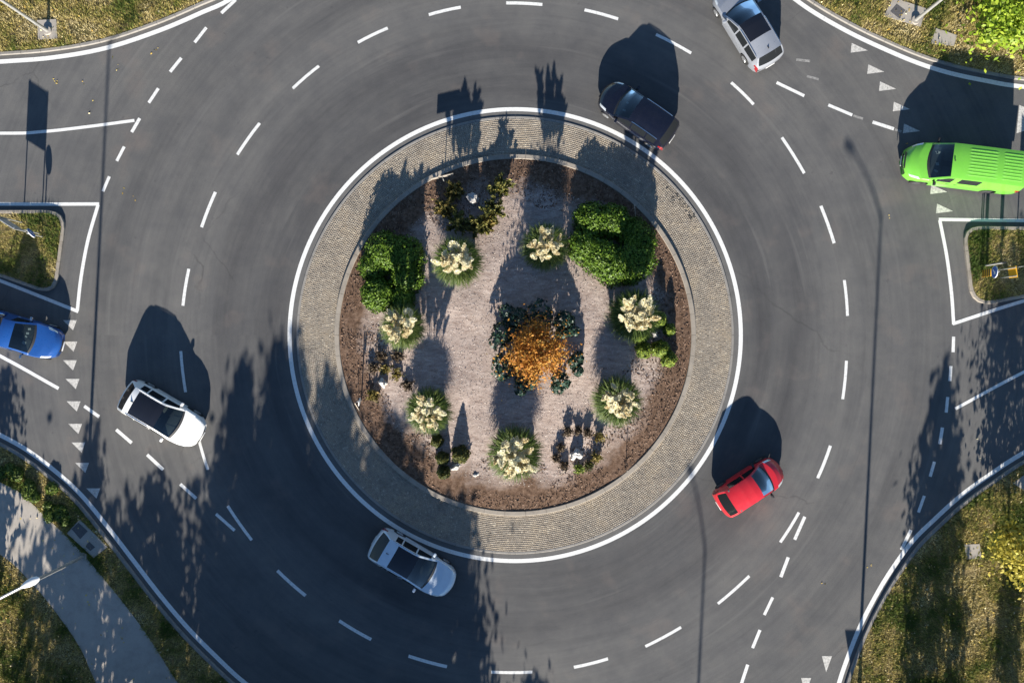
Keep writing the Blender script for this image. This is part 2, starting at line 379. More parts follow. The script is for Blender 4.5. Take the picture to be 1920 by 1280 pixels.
def kerb(name, c, d0, d1, z0, z1, mat, stone=1.0, closed=False, bev=.02, parent=None):
    """row of kerb stones between offsets d0 and d1 of a polyline"""
    if closed: c = np.concatenate([c, c[:1]])
    s = np.r_[0, np.cumsum(np.linalg.norm(np.diff(c, axis=0), axis=1))]
    t = np.gradient(c, axis=0)
    if closed: t[0] = t[-1] = c[1] - c[-2]
    t /= np.linalg.norm(t, axis=1)[:, None]
    nn = np.stack([-t[:, 1], t[:, 0]], 1)
    def at(x, d):
        q = np.array([np.interp(x, s, c[:, 0]), np.interp(x, s, c[:, 1])]); n_ = np.array([np.interp(x, s, nn[:, 0]), np.interp(x, s, nn[:, 1])])
        return q + d * n_ / np.linalg.norm(n_)
    N = max(1, round(s[-1] / stone)); V = []; F = []
    lo, hi = min(d0, d1), max(d0, d1)
    for k in range(N):
        a, b = s[-1] * k / N + .006, s[-1] * (k + 1) / N - .006
        zj = z1 + random.uniform(-.004, .004)
        prof = [(lo, z0), (lo, zj - bev), (lo + bev, zj), (hi - bev, zj), (hi, zj - bev), (hi, z0)]
        xs = np.linspace(a, b, 4); base = len(V)
        for x in xs:
            for d, z in prof: V.append((*at(x, d), z))
        for i in range(3):
            for j in range(5):
                q = base + i * 6 + j; F.append((q, q + 6, q + 7, q + 1))
        F.append(tuple(base + j for j in range(6))); F.append(tuple(base + 18 + j for j in range(6))[::-1])
    bm = bmesh.new(); vs = [bm.verts.new(v) for v in V]
    for f in F: bm.faces.new([vs[i] for i in f])
    o = bmobj(name, bm, mat, parent)
    if parent is None: setp(o, kind='structure')
    return o
def polyobj(name, poly, z, mat, thick=0.0, parent=None, kind='structure'):
    bm = bmesh.new(); vs = [bm.verts.new((p[0], p[1], z)) for p in poly]
    f = bm.faces.new(vs)
    if f.normal.z < 0: f.normal_flip()
    if thick > 0:
        r = bmesh.ops.extrude_face_region(bm, geom=[f])
        for v in [g for g in r['geom'] if isinstance(g, bmesh.types.BMVert)]: v.co.z = z
        for v in vs: v.co.z = z - thick
    bmesh.ops.triangulate(bm, faces=[f for f in bm.faces if len(f.verts) > 4])
    bmesh.ops.recalc_face_normals(bm, faces=bm.faces)
    o = bmobj(name, bm, mat, parent, recalc=False)
    if thick == 0:
        me = o.data
        if me.polygons[0].normal.z < 0: me.flip_normals()
    if kind and parent is None: o['kind'] = kind
    return o
def inside(pts, poly):
    x, y = pts[:, 0], pts[:, 1]; r = np.zeros(len(pts), bool); p = np.asarray(poly); q = np.roll(p, 1, 0)
    for (x1, y1), (x2, y2) in zip(p, q):
        if y1 == y2: continue
        c = ((y1 > y) != (y2 > y)) & (x < (x2 - x1) * (y - y1) / (y2 - y1) + x1); r ^= c
    return r

# ------------------------------------------------------------------ ground and road
setp(meshobj('ground', [(-600, -600, -.06), (600, -600, -.06), (600, 600, -.06), (-600, 600, -.06)], [(0, 1, 2, 3)], M['verge']), kind='structure')
RX = 100.0
road = meshobj('road', [(-RX, -RX, 0), (RX, -RX, 0), (RX, RX, 0), (-RX, RX, 0)], [(0, 1, 2, 3)], M['asphalt']); setp(road, kind='structure')

TLc = [(-3790, 132), (-1500, 132), (-600, 132), (-200, 129), (0, 116), (100, 108), (200, 90), (300, 57), (380, 23), (430, 0)]
TRc = [(1492, 0), (1540, 32), (1600, 65), (1660, 93), (1720, 118), (1780, 137), (1850, 152), (1920, 163), (2100, 178), (2600, 190), (4000, 192), (5700, 192)]
topc = [(966 + 822 * math.cos(R(a)), 628 + 822 * math.sin(R(a))) for a in (-124, -116, -106, -95, -84, -74, -64, -56.5)]
north = smooth_curve(pxs(TLc + topc + TRc))
SWc = [(-3790, 610), (-1500, 618), (-600, 640), (-250, 705), (-100, 765), (0, 815), (50, 843), (100, 880), (150, 925), (200, 985), (250, 1050), (300, 1115), (350, 1174), (400, 1225), (460, 1280)] + \
      [(966 + 822 * math.cos(R(a)), 628 + 822 * math.sin(R(a))) for a in (122, 113, 103, 93)] + [(1060, 1462), (1160, 1510), (1235, 1600), (1280, 1730), (1310, 1900), (1340, 2200), (1400, 3200), (1440, 4400)]
southwest = smooth_curve(pxs(SWc))
SEc = [(5700, 640), (3500, 650), (2600, 672), (2250, 715), (2050, 780), (1920, 848), (1855, 890), (1800, 930), (1750, 975), (1710, 1015), (1670, 1070), (1640, 1120), (1612, 1175), (1590, 1230), (1573, 1280), (1556, 1345), (1546, 1420), (1546, 1540), (1558, 1700), (1600, 2100), (1680, 3200), (1720, 4400)]
southeast = smooth_curve(pxs(SEc))
# all three run with the verge on a known side: north = left, southwest = right, southeast = left
verges = []
G0, G1, G2 = .13, .30, .46       # outer edge of the paint, kerb face, back of the kerb
for nm, c, side, far in (('north', north, 1, [(RX, RX), (-RX, RX)]), ('southwest', southwest, -1, [(RX * .15, -RX), (-RX, -RX)]), ('southeast', southeast, 1, [(RX * .2, -RX), (RX, -RX)])):
    ribbon('edge_line', c, .215, .0036, M['paint'], road)
    ribbon('gutter', offset(c, side * (G0 + G1) / 2 + side * .01), G1 - G0, .0045, M['gutter'], road)
    kerb('verge_kerb', c, side * G1, side * G2, -.05, .13, M['kerb_grey'])
    inner = offset(c, side * (G2 + .004))
    poly = [tuple(q) for q in inner]
    poly += far if nm != 'southeast' else [(RX * .2, -RX), (RX, -RX)]
    if nm == 'southwest': poly = [tuple(q) for q in inner] + [(-RX, -RX)]
    polyobj('verge', poly, .105, M['verge'], .15)
    verges.append(poly)

# splitter islands
def rounded(poly, rad, n=7):
    out = []
    m = len(poly)
    for i in range(m):
        a, b, c = (np.array(poly[(i + k) % m], float) for k in (-1, 0, 1))
        r = rad if not isinstance(rad, (list, tuple)) else rad[i]
        u, v = (a - b), (c - b); u /= np.linalg.norm(u); v /= np.linalg.norm(v)
        p0, p1 = b + u * r, b + v * r
        for t in np.linspace(0, 1, n): out.append(tuple((1 - t) ** 2 * p0 + 2 * t * (1 - t) * b + t * t * p1))
    return out
isl_l = rounded(pxs([(-1200, 402), (-400, 396), (128, 394), (106, 556), (-60, 497), (-400, 430)]), [.2, 2, 1.1, 1.0, 2, 2])
isl_r = rounded(pxs([(2900, 452), (2200, 428), (1802, 424), (1820, 577), (2200, 505)]), [.2, 2, .9, 1.15, 2])
splitters = []
for poly in (isl_l, isl_r):
    c = np.array(poly)
    area = .5 * np.sum(c[:, 0] * np.roll(c[:, 1], -1) - np.roll(c[:, 0], -1) * c[:, 1])
    if area < 0: c = c[::-1]
    dense = []
    for a, b in zip(c, np.roll(c, -1, 0)):
        for t in np.linspace(0, 1, max(2, int(np.linalg.norm(b - a) / .25)), endpoint=False): dense.append(a + (b - a) * t)
    dense = np.array(dense)
    kerb('splitter_kerb', dense, 0, .17, -.05, .15, M['kerb'], 1.0, True)
    t = np.roll(dense, -1, 0) - np.roll(dense, 1, 0); t /= np.linalg.norm(t, axis=1)[:, None] + 1e-9
    inn = dense + np.stack([-t[:, 1], t[:, 0]], 1) * .174
    polyobj('splitter_island', [tuple(q) for q in inn], .125, M['verge'], .15)
    splitters.append(inn)

# ------------------------------------------------------------------ painted markings (parts of the road)
def dash(a, b, w=.19, mat=None, bend=0.0, name='lane_dash'):
    a, b = np.array(P(*a)[:2]), np.array(P(*b)[:2])
    t = (b - a) / np.linalg.norm(b - a); n = np.array([-t[1], t[0]])
    q = np.linspace(0, 1, 5); pts = a + np.outer(q, b - a) + np.outer(4 * bend * q * (1 - q), n)
    w *= random.uniform(.93, 1.07)
    V = np.concatenate([np.c_[pts + n * w / 2, np.full(5, .004)], np.c_[pts - n * w / 2, np.full(5, .004)]]); i = np.arange(4)
    return meshobj(name, V, np.stack([i + 5, i + 6, i + 1, i], 1), mat or M['paint_dash'], road)
LZ = [.0042]
def line(pts, w=.2, name='solid_line', smooth=True, closed=False):
    LZ[0] += .0006
    c = smooth_curve(pxs(pts)) if smooth else np.array(pxs(pts))
    return ribbon(name, c, w, LZ[0], M['paint'], road, closed)
ring = [((949, 6), (1017, 9)), ((1096, 19), (1159, 36)), ((1230, 65), (1296, 100)), ((1371, 155), (1413, 196)), ((1466, 258), (1508, 325)), ((1539, 386), (1564, 456)),
        ((1583, 525), (1589, 592)), ((1587, 676), (1580, 748)), ((1557, 835), (1533, 896)), ((1498, 960), (1463, 1016)), ((1405, 1079), (1346, 1131)), ((1277, 1175), (1210, 1211)),
        ((1140, 1234), (1076, 1250)), ((998, 1259), (921, 1259)), ((838, 1249), (766, 1229)), ((696, 1198), (636, 1163)), ((573, 1116), (520, 1069)), ((472, 1012), (427, 948)),
        ((390, 880), (372, 820)), ((348, 735), (339, 658)), ((343, 573), (354, 504)), ((378, 426), (404, 360)), ((445, 290), (487, 231)), ((549, 166), (598, 124)),
        ((671, 80), (727, 53)), ((804, 28), (864, 14))]
for a, b in ring: dash(a, b, .15, bend=.025)
for a, b in [((158, 761), (186, 781)), ((218, 805), (247, 830)), ((276, 852), (306, 880)), ((338, 907), (368, 934)), ((405, 963), (440, 994)),
             ((415, 25), (442, 0)), ((365, 80), (387, 52)), ((319, 135), (340, 109)), ((279, 193), (297, 166)), ((247, 248), (262, 222)), ((219, 302), (233, 275)), ((193, 359), (205, 331)),
             ((1456, 155), (1508, 180)), ((1553, 197), (1598, 216)), ((1636, 229), (1676, 242)),
             ((1788, 631), (1787, 660)), ((1783, 686), (1781, 714)), ((1777, 744), (1774, 773)), ((1767, 801), (1762, 832)), ((1752, 865), (1744, 893)), ((1733, 929), (1722, 960)), ((1708, 993), (1690, 1030)),
             ((1509, 968), (1490, 1011)), ((1478, 1044), (1464, 1081)), ((1449, 1119), (1433, 1152)), ((1425, 1180), (1411, 1214)), ((1402, 1245), (1389, 1284)), ((1379, 1312), (1364, 1350))]:
    dash(a, b, .155, name='entry_dash')
for a, b in [((1493, 112), (1519, 115)), ((1513, 143), (1535, 149)), ((1600, 217), (1618, 223)), ((1678, 243), (1690, 247))]:
    dash(a, b, .12, M['paint_faint'], name='worn_dash')
line([(-1500, 215), (-300, 246), (0, 250), (80, 247), (170, 237), (252, 226)], .15)
line([(-1500, 370), (-400, 379), (0, 382.5), (186, 382.5)], .165)
line([(184, 384), (165, 450), (152, 520), (145, 582)], .165)
line([(147, 584), (0, 526), (-200, 450), (-500, 405), (-1500, 398)], .165)
line([(-400, 520), (-150, 592), (0, 667), (110, 728)], .165)
line([(2900, 432), (2300, 418), (1920, 413.5), (1760, 411.5)], .165)
line([(1762, 413), (1775, 480), (1784, 550), (1788, 608)], .165)
line([(1786, 607), (1920, 564), (2100, 516), (2400, 470), (2900, 462)], .165)
line([(1791, 766), (1920, 697), (2100, 610), (2400, 560)], .15)
ribbon('edge_line', circ(423 / SC), .20, .004, M['paint'], road, True)
def tri(v, mat='paint_worn'):
    return meshobj('give_way_triangle', [tuple(P(*q, .004)) for q in v], [(0, 1, 2)] if False else [(0, 2, 1)], M[mat], road)
for x, y in [(144, 600), (145, 640), (144, 675), (149, 710), (151, 752), (154, 794), (160, 829), (167, 867), (188, 915)]:
    tri([(x - 26, y), (x, y), (x - 7, y + 19)])
for x, y in [(1597, 81), (1628, 121), (1650, 153), (1676, 191), (1695, 232), (1746, 346), (1757, 382)]:
    tri([(x, y), (x - 2, y + 18), (x + 30, y + 14)])
tri([(1911, 197), (1906, 250), (1985, 226)])
for x, y in [(1541, 1229), (1502, 1270), (1462, 1300)]:
    tri([(x, y), (x + 19, y), (x + 8, y + 30)])

# ------------------------------------------------------------------ central island
def disc(name, r0, r1, z, mat, n=240, parent=None):
    a, b = circ(r1, n), circ(r0, n); V = np.concatenate([np.c_[a, np.full(n, z)], np.c_[b, np.full(n, z)]]); i = np.arange(n); j = (i + 1) % n
    return meshobj(name, V, np.stack([i, j, j + n, i + n], 1), mat, parent)
R_BED, R_K1, R_AP = 8.66, 8.90, 10.66
disc('gutter', R_AP + .13, 423 / SC - .109, .0045, M['gutter'], parent=road)
kerb('apron_kerb', circ(R_AP + .13), 0, .13, -.05, .05, M['kerb_grey'], 1.0, True, .02)
apron = disc('apron', R_K1 - .02, R_AP + .004, .035, M['mortar']); setp(apron, kind='structure')
V, F, Rn = [], [], []
row = .092; nrow = int((R_AP - R_K1) / row); row = (R_AP - R_K1) / nrow
for k in range(nrow):
    r0 = R_K1 + k * row; n = int(2 * math.pi * r0 / .098); ph = random.random()
    for i in range(n):
        j = [random.uniform(-.009, .009) for _ in range(4)]
        a0, a1 = 2 * math.pi * (i + ph) / n, 2 * math.pi * (i + 1 + ph) / n; g = .005 / r0
        ra, rb = r0 + .004 + j[0] * .5, r0 + row - .004 + j[1] * .5; a0 += g + j[2] * .12; a1 -= g + j[3] * .12
        zt = .0425 + random.gauss(0, .0022); base = len(V)
        am, rm = (a0 + a1) / 2, (ra + rb) / 2
        for (aa, rr) in ((a0, ra), (a1, ra), (a1, rb), (a0, rb)): V.append((CX + rr * math.cos(aa), CY + rr * math.sin(aa), .03))
        for (aa, rr) in ((a0, ra), (a1, ra), (a1, rb), (a0, rb)):
            aa = am + (aa - am) * .86; rr = rm + (rr - rm) * .86
            V.append((CX + rr * math.cos(aa), CY + rr * math.sin(aa), zt + random.gauss(0, .0015)))
        F += [(base + 4, base + 7, base + 6, base + 5)] + [(base + q, base + 4 + q, base + 4 + (q + 1) % 4, base + (q + 1) % 4) for q in range(4)]
        t = min(1, max(0, random.gauss(.5, .24))); Rn += [t] * 5
st = meshobj('paving_setts', V, np.array(F), M['setts'], apron, rnd=Rn); st['kind'] = 'stuff'
st.data.flip_normals() if st.data.polygons[0].normal.z < 0 else None
kerb('island_kerb', circ(R_BED), 0, -(R_K1 - R_BED), -.05, .16, M['kerb'], 1.0, True, .025)
# bed: low mound
def bed_z(x, y):
    r = math.hypot(x - CX, y - CY) / R_BED
    return .11 + .34 * max(0, 1 - r * r) + .05 * noise.noise(Vector((x * .6, y * .6, 3)))
nr, na = 46, 150; V, F = [(CX, CY, bed_z(CX, CY))], []
for k in range(1, nr + 1):
    r = (R_BED + .02) * k / nr
    for i in range(na):
        a = 2 * math.pi * i / na; x, y = CX + r * math.cos(a), CY + r * math.sin(a)
        V.append((x, y, bed_z(x, y)))
for i in range(na): F.append((0, 1 + i, 1 + (i + 1) % na))
for k in range(nr - 1):
    for i in range(na):
        p, q = 1 + k * na + i, 1 + k * na + (i + 1) % na; F.append((p, p + na, q + na, q))
bed = meshobj('island_bed', V, F, M['bed'], None, True); setp(bed, kind='structure')

def quad_cloud(C, S, nrm=None, asp=1.6, tilt=1.0):
    """leaf-sized quads: centres C (n,3), sizes S (n,), random facing; returns V, F"""
    n = len(C)
    if nrm is None:
        d = rng.normal(size=(n, 3))
    else:
        d = nrm + tilt * rng.normal(size=(n, 3)) * .6
    d /= np.linalg.norm(d, axis=1)[:, None] + 1e-9
    h = rng.normal(size=(n, 3)); u = np.cross(d, h); u /= np.linalg.norm(u, axis=1)[:, None] + 1e-9; v = np.cross(d, u)
    S = np.asarray(S)[:, None]; u = u * S * asp / 2; v = v * S / 2
    # pointed leaf: tip, side, base, side
    V = np.stack([C + u, C + v * .9 + u * -.05, C - u, C - v * .9 + u * -.05], 1).reshape(-1, 3)
    return V, np.arange(4 * n).reshape(-1, 4)
def stuff(name, C, S, mat, label, cat, rnd=None, nrm=None, asp=1.6, tilt=1.0):
    V, F = quad_cloud(C, S, nrm, asp, tilt)
    o = meshobj(name, V, F, mat, None, rnd=rng.random(len(C)) if rnd is None else rnd)
    setp(o, label, cat, kind='stuff'); return o
# loose mulch chips round the rim and gravel stones in the middle
up = np.array([[0, 0, 1.0]])
a = rng.random(15000) * 2 * np.pi; r = np.sqrt(rng.uniform(.60 ** 2, .992 ** 2, 15000)) * R_BED
x, y = CX + r * np.cos(a), CY + r * np.sin(a)
keep = np.array([(rr / R_BED + .35 * noise.noise(Vector((xx * .5, yy * .5, 0)))) > .80 for rr, xx, yy in zip(r, x, y)])
x, y = x[keep], y[keep]; z = np.array([bed_z(i, j) for i, j in zip(x, y)]) + .012
stuff('mulch_chips', np.c_[x, y, z], rng.uniform(.03, .075, len(x)), M['mulch'], 'brown bark chips around the rim of the planted island', 'mulch', nrm=np.repeat(up, len(x), 0), asp=2.2)
a = rng.random(16000) * 2 * np.pi; r = np.sqrt(rng.random(16000)) * R_BED * .86
x, y = CX + r * np.cos(a), CY + r * np.sin(a); z = np.array([bed_z(i, j) for i, j in zip(x, y)]) + .008
stuff('gravel_stones', np.c_[x, y, z], rng.uniform(.02, .055, len(x)), M['pebble'], 'pinkish gravel spread over the middle of the island', 'gravel', nrm=np.repeat(up, len(x), 0), asp=1.3)
# black scuffed patch on the setts
V, F = [], []
for k in range(64):
    t = random.random(); cxp, cyp = 1248 + 56 * t + random.gauss(0, 4), 352 + 58 * t + random.gauss(0, 6)
    c = P(cxp, cyp, .051); an = random.uniform(0, 6.28); l = random.uniform(.05, .16); w = random.uniform(.018, .04)
    u = Vector((math.cos(an), math.sin(an), 0)); v = Vector((-u.y, u.x, 0)); b0 = len(V)
    for s_, q in ((-1, -.5), (-.3, -1), (.6, -.8), (1, .2), (.2, 1), (-.7, .7)): V.append(c + u * l * .5 * s_ + v * w * .5 * q + Vector((0, 0, .0003 * k / 10)))
    F.append(tuple(range(b0, b0 + 6)))
sc_ = meshobj('rubber_scuffs', V, F, M['sign_black'], apron); sc_['kind'] = 'stuff'

# ------------------------------------------------------------------ walkway, slabs
wk_up = [(-1500, 640), (-500, 730), (-150, 838), (0, 902), (42, 924), (78, 958), (140, 1018), (220, 1112), (282, 1195), (340, 1285), (440, 1420), (600, 1560), (850, 1640), (1000, 1660)]
wk_lo = [(860, 1760), (560, 1680), (330, 1500), (240, 1390), (183, 1280), (152, 1212), (110, 1150), (62, 1092), (0, 1036), (-150, 955), (-500, 840), (-1500, 750)]
walk_poly = [tuple(q) for q in np.concatenate([smooth_curve(pxs(wk_up)), smooth_curve(pxs(wk_lo))])]
polyobj('walkway', walk_poly, .125, M['walk'], .08)
slabs = []
def slab(pts, label, hatch=None, h=.15):
    c = sum((P(*q) for q in pts), Vector()) / len(pts)
    o = empty('concrete_slab', c, 0, label, 'slab', 'concrete service slabs in the verges')
    poly = [tuple(P(*q)[:2]) for q in pts]; slabs.append(poly)
    bm = bmesh.new(); vs = [bm.verts.new((q[0] - c.x, q[1] - c.y, .06)) for q in poly]; f = bm.faces.new(vs)
    r = bmesh.ops.extrude_face_region(bm, geom=[f])
    for v in [g for g in r['geom'] if isinstance(g, bmesh.types.BMVert)]: v.co.z = h
    bmobj('slab', bm, M['slab'], o)
    if hatch:
        for hp in hatch:
            bm = bmesh.new(); hc = sum((P(*q) for q in hp), Vector()) / 4
            vs = [bm.verts.new((P(*q).x - c.x, P(*q).y - c.y, h + .008)) for q in hp]; f = bm.faces.new(vs)
            r = bmesh.ops.extrude_face_region(bm, geom=[f])
            for v in [g for g in r['geom'] if isinstance(g, bmesh.types.BMVert)]: v.co.z = h - .01
            bmobj('hatch', bm, M['hatch'], o)
    return o
slab([(72, 40), (108, 38), (110, 74), (74, 76)], 'square concrete slab under the lamp post in the top left grass')
slab([(1655, 32), (1673, -2), (1734, 18), (1724, 52)], 'concrete slab with dark hatch beside the top right lamp post', [[(1667, 24), (1679, 10), (1695, 22), (1684, 37)]])
slab([(1742, 84), (1753, 55), (1792, 68), (1786, 88)], 'plain concrete cover slab in the grass behind the green van')
slab([(128, 998), (152, 972), (204, 1024), (178, 1044)], 'concrete slab with dark hatch between walkway and curving kerb', [[(137, 990), (150, 978), (167, 994), (153, 1009)], [(162, 1022), (170, 1014), (181, 1024), (172, 1031)]])
slab([(1806, 1019), (1834, 1018), (1838, 1044), (1810, 1047)], 'small square concrete cover in the grass at the right by the yellow tree')
slab([(1896, 905), (1925, 884), (1950, 905), (1930, 925)], 'shaded concrete cover at the right edge close to the kerb')

# ------------------------------------------------------------------ grass
def scatter(poly, dens, box):
    x0, x1, y0, y1 = box; n = int((x1 - x0) * (y1 - y0) * dens)
    p = np.c_[rng.uniform(x0, x1, n), rng.uniform(y0, y1, n)]; return p[inside(p, poly)]
XL, YL = 27.5, 19.0
pts = []
for poly in verges: pts.append(np.c_[scatter(poly, 300, (-XL, XL, -YL, YL)), ])
gp = np.concatenate(pts)
for q in [walk_poly] + slabs: gp = gp[~inside(gp, q)]
sp = np.concatenate([scatter(s_, 280, (-XL - 2, XL + 2, 0, 8)) for s_ in splitters])
gz = np.r_[np.full(len(gp), .105), np.full(len(sp), .125)]; gp = np.concatenate([gp, sp])
dn = np.array([noise.fractal(Vector((x * .55, y * .55, 1)), .8, 2.2, 4) for x, y in gp])
keep = rng.random(len(gp)) < np.clip(.75 - .5 * dn, .3, 1); gp, gz, dn = gp[keep], gz[keep], dn[keep]
NB = 4; n = len(gp) * NB
base = np.repeat(np.c_[gp, gz], NB, 0) + np.c_[rng.normal(0, .035, (n, 2)), np.zeros(n)]
an = rng.random(n) * 2 * np.pi; ln_ = rng.uniform(.06, .19, n) * np.repeat(np.clip(1.1 - .5 * dn, .6, 1.6), NB); w = rng.uniform(.007, .016, n)
d = np.c_[np.cos(an), np.sin(an)]; s = np.c_[-np.sin(an), np.cos(an)]
tip = base + np.c_[d * (ln_ * rng.uniform(.3, .8, n))[:, None], ln_ * rng.uniform(.6, 1.0, n)]
V = np.stack([base + np.c_[s * w[:, None], np.zeros(n)], base - np.c_[s * w[:, None], np.zeros(n)], tip], 1).reshape(-1, 3)
mean_ = np.where(gz > .11, .30, np.where(gp[:, 1] < 0, .36, .50)); rn = np.clip(np.repeat(mean_ + .85 * dn, NB) + rng.normal(0, .17, n), 0, 1)
setp(meshobj('grass', V, np.arange(3 * n).reshape(-1, 3), M['grass'], None, rnd=rn), 'patchy dry and green grass on the verges and splitter islands', 'grass', kind='stuff')
lf = np.concatenate([scatter(v, 11, (-XL, XL, -YL, YL)) for v in verges]); lf = lf[~inside(lf, walk_poly) | (rng.random(len(lf)) < .15)]
stuff('fallen_leaves', np.c_[lf, np.full(len(lf), .17)], rng.uniform(.04, .10, len(lf)), M['fallen'], 'yellow fallen leaves scattered over the grass verges', 'leaves', nrm=np.repeat(up, len(lf), 0), asp=1.3)
lr = np.array([tuple(P(x + random.gauss(0, 3), y + random.gauss(0, 3), .012)) for x, y in [(105, 150), (103, 153), (155, 157), (218, 130), (223, 127), (171, 193), (165, 209), (209, 113), (292, 92), (288, 95), (230, 360), (253, 372), (1627, 1060), (1635, 1058), (1545, 1093), (1838, 860), (1832, 828), (1700, 268), (1668, 405)] for _ in range(2)])
stuff('road_litter', lr, rng.uniform(.04, .09, len(lr)), M['fallen'], 'pale dry leaf bits lying on the asphalt', 'leaves', nrm=np.repeat(up, len(lr), 0))

# ------------------------------------------------------------------ plants on the island
def blade_mesh(name, n, reach, hpk, wid, mat, droop=(.55, .85), seg=5, base_r=.16, seed=1):
    g = np.random.default_rng(seed)
    an = g.random(n) * 2 * np.pi; br = base_r * np.sqrt(g.random(n)); ba = g.random(n) * 2 * np.pi
    rc = g.uniform(*reach, n); hp = g.uniform(*hpk, n); dr = g.uniform(*droop, n); w = g.uniform(wid * .6, wid * 1.3, n)
    side = np.c_[-np.sin(an), np.cos(an)]; out = np.c_[np.cos(an), np.sin(an)]; curl = g.normal(0, .12, n)
    rows = []
    for t in np.linspace(0, 1, seg):
        tt = t * dr
        c = np.c_[br * np.cos(ba), br * np.sin(ba)] + out * (rc * t)[:, None] + side * (curl * t * t)[:, None]
        z = hp * 4 * tt * (1 - tt)
        ww = (w * (1 - t) ** .6 + .002)[:, None]
        rows.append(np.stack([np.c_[c + side * ww, z], np.c_[c - side * ww, z + .004]], 1))
    V = np.stack(rows, 1).reshape(-1, 3)          # n, seg, 2
    F = []
    idx = np.arange(n)[:, None] * (seg * 2)
    for s_ in range(seg - 1): F.append(np.c_[idx + 2 * s_, idx + 2 * s_ + 1, idx + 2 * s_ + 3, idx + 2 * s_ + 2])
    F = np.concatenate(F); rn = np.tile(np.clip(g.normal(.45, .25, n), 0, 1), seg - 1)
    return V, F, rn
def plume_mesh(seed):
    g = np.random.default_rng(seed); V, F, Rn = [], [], []
    L0, L1 = 2.05, .70                      # stalk, plume
    def axis(s_):                            # s_ 0..1 along the plume, nodding towards +x
        return np.array([.30 * s_ * s_, 0, L0 + L1 * s_ - .16 * s_ * s_])
    for k in range(3):                       # stalk
        a0, a1 = 2 * math.pi * k / 3, 2 * math.pi * (k + 1) / 3; b = len(V)
        for a in (a0, a1): V.append((.008 * math.cos(a), .008 * math.sin(a), 0)); V.append((.007 * math.cos(a), .007 * math.sin(a), L0))
        F.append((b, b + 2, b + 3, b + 1)); Rn.append(.1)
    for k in range(230):
        s_ = g.random() ** .85; p = axis(s_); rad = .165 * math.sin(math.pi * min(1, (s_ * .82 + .14))) ** .8
        a = g.random() * 2 * math.pi; o = np.array([math.cos(a), math.sin(a), 0.0])
        tip = p + o * rad * g.uniform(.7, 1.25) + np.array([.05, 0, g.uniform(.02, .14)])
        sd_ = np.cross(o, [0, 0, 1.0]) * g.uniform(.020, .042) + np.array([0, 0, g.normal(0, .012)])
        b = len(V); m_ = (p + tip) / 2 + np.array([0, 0, .02])
        V += [tuple(p), tuple(m_ + sd_), tuple(tip), tuple(m_ - sd_)]; F.append((b, b + 1, b + 2, b + 3)); Rn.append(float(np.clip(g.normal(.6, .25), 0, 1)))
    return V, F, Rn
clump_me, plume_me = [], []
bm = bmesh.new()
q_ = bmesh.ops.create_icosphere(bm, subdivisions=3, radius=1.0)
for v in q_['verts']:
    k_ = 1 + .25 * noise.noise(v.co * 3); v.co = Vector((v.co.x * .80 * k_, v.co.y * .80 * k_, max(0, v.co.z) * .92 * k_))
thatch_ = bmobj('inner_thatch', bm, M['thatch'], None); thatch_me = thatch_.data; bpy.data.objects.remove(thatch_)
for k in range(3):
    V, F, rn = blade_mesh('leaf_clump', 3000, (.55, 1.30), (.70, 1.25), .020, None, seed=20 + k)
    o = meshobj('leaf_clump', V, F, M['pampas_leaf'], None, rnd=rn); clump_me.append(o.data); bpy.data.objects.remove(o)
for k in range(4):
    V, F, rn = plume_mesh(40 + k); o = meshobj('plume', V, np.array(F), M['plume'], None, rnd=rn); plume_me.append(o.data); bpy.data.objects.remove(o)
def bedpt(px, py, h=0):
    p = PT(px, py, h); p.z = bed_z(p.x, p.y) - .02; return p
pampas = [(860, 492, 'cream plumed pampas grass just below the grey rock at the island top'),
          (1022, 466, 'cream plumed pampas grass touching the large round bushes at the upper right'),
          (758, 612, 'cream plumed pampas grass below the round bush at the left'),
          (1184, 592, 'cream plumed pampas grass beside the golden conifers at the right'),
          (806, 768, 'cream plumed pampas grass at the lower left above the small cone conifer'),
          (965, 846, 'cream plumed pampas grass standing lowest on the island at the bottom middle'),
          (1154, 750, 'cream plumed pampas grass at the lower right above the thin garden stake')]
for k, (x, y, lab) in enumerate(pampas):
    sc_ = [1.0, .96, .90, 1.05, .93, 1.08, 1.0][k]
    o = empty('pampas_grass', bedpt(x, y, .5), random.uniform(0, 6.28), lab, 'pampas grass', 'pampas grass clumps on the island'); o.scale = (sc_, sc_, sc_ * random.uniform(.94, 1.08))
    dataobj('leaf_clump', clump_me[k % 3], o); dataobj('inner_thatch', thatch_me, o)
    npl = [42, 36, 40, 44, 33, 50, 41][k]
    for i in range(npl):
        th = R(1.0 + 9 * math.sqrt((i + .5) / npl) + random.gauss(0, 2.2)); tw = random.uniform(0, 6.28); ph = i * 2.39996 + random.gauss(0, .25)
        p = dataobj('plume', plume_me[(i + k) % 4], o)
        p.rotation_mode = 'QUATERNION'; p.rotation_quaternion = (Matrix.Rotation(ph, 3, 'Z') @ Matrix.Rotation(th, 3, 'Y') @ Matrix.Rotation(tw, 3, 'Z')).to_quaternion(); s_ = random.uniform(.78, 1.1); p.scale = (s_ * .9, s_ * .9, s_ * random.uniform(.95, 1.05))
        p.location = (.27 * math.sqrt((i + .5) / npl) * math.cos(ph), .27 * math.sqrt((i + .5) / npl) * math.sin(ph), 0)

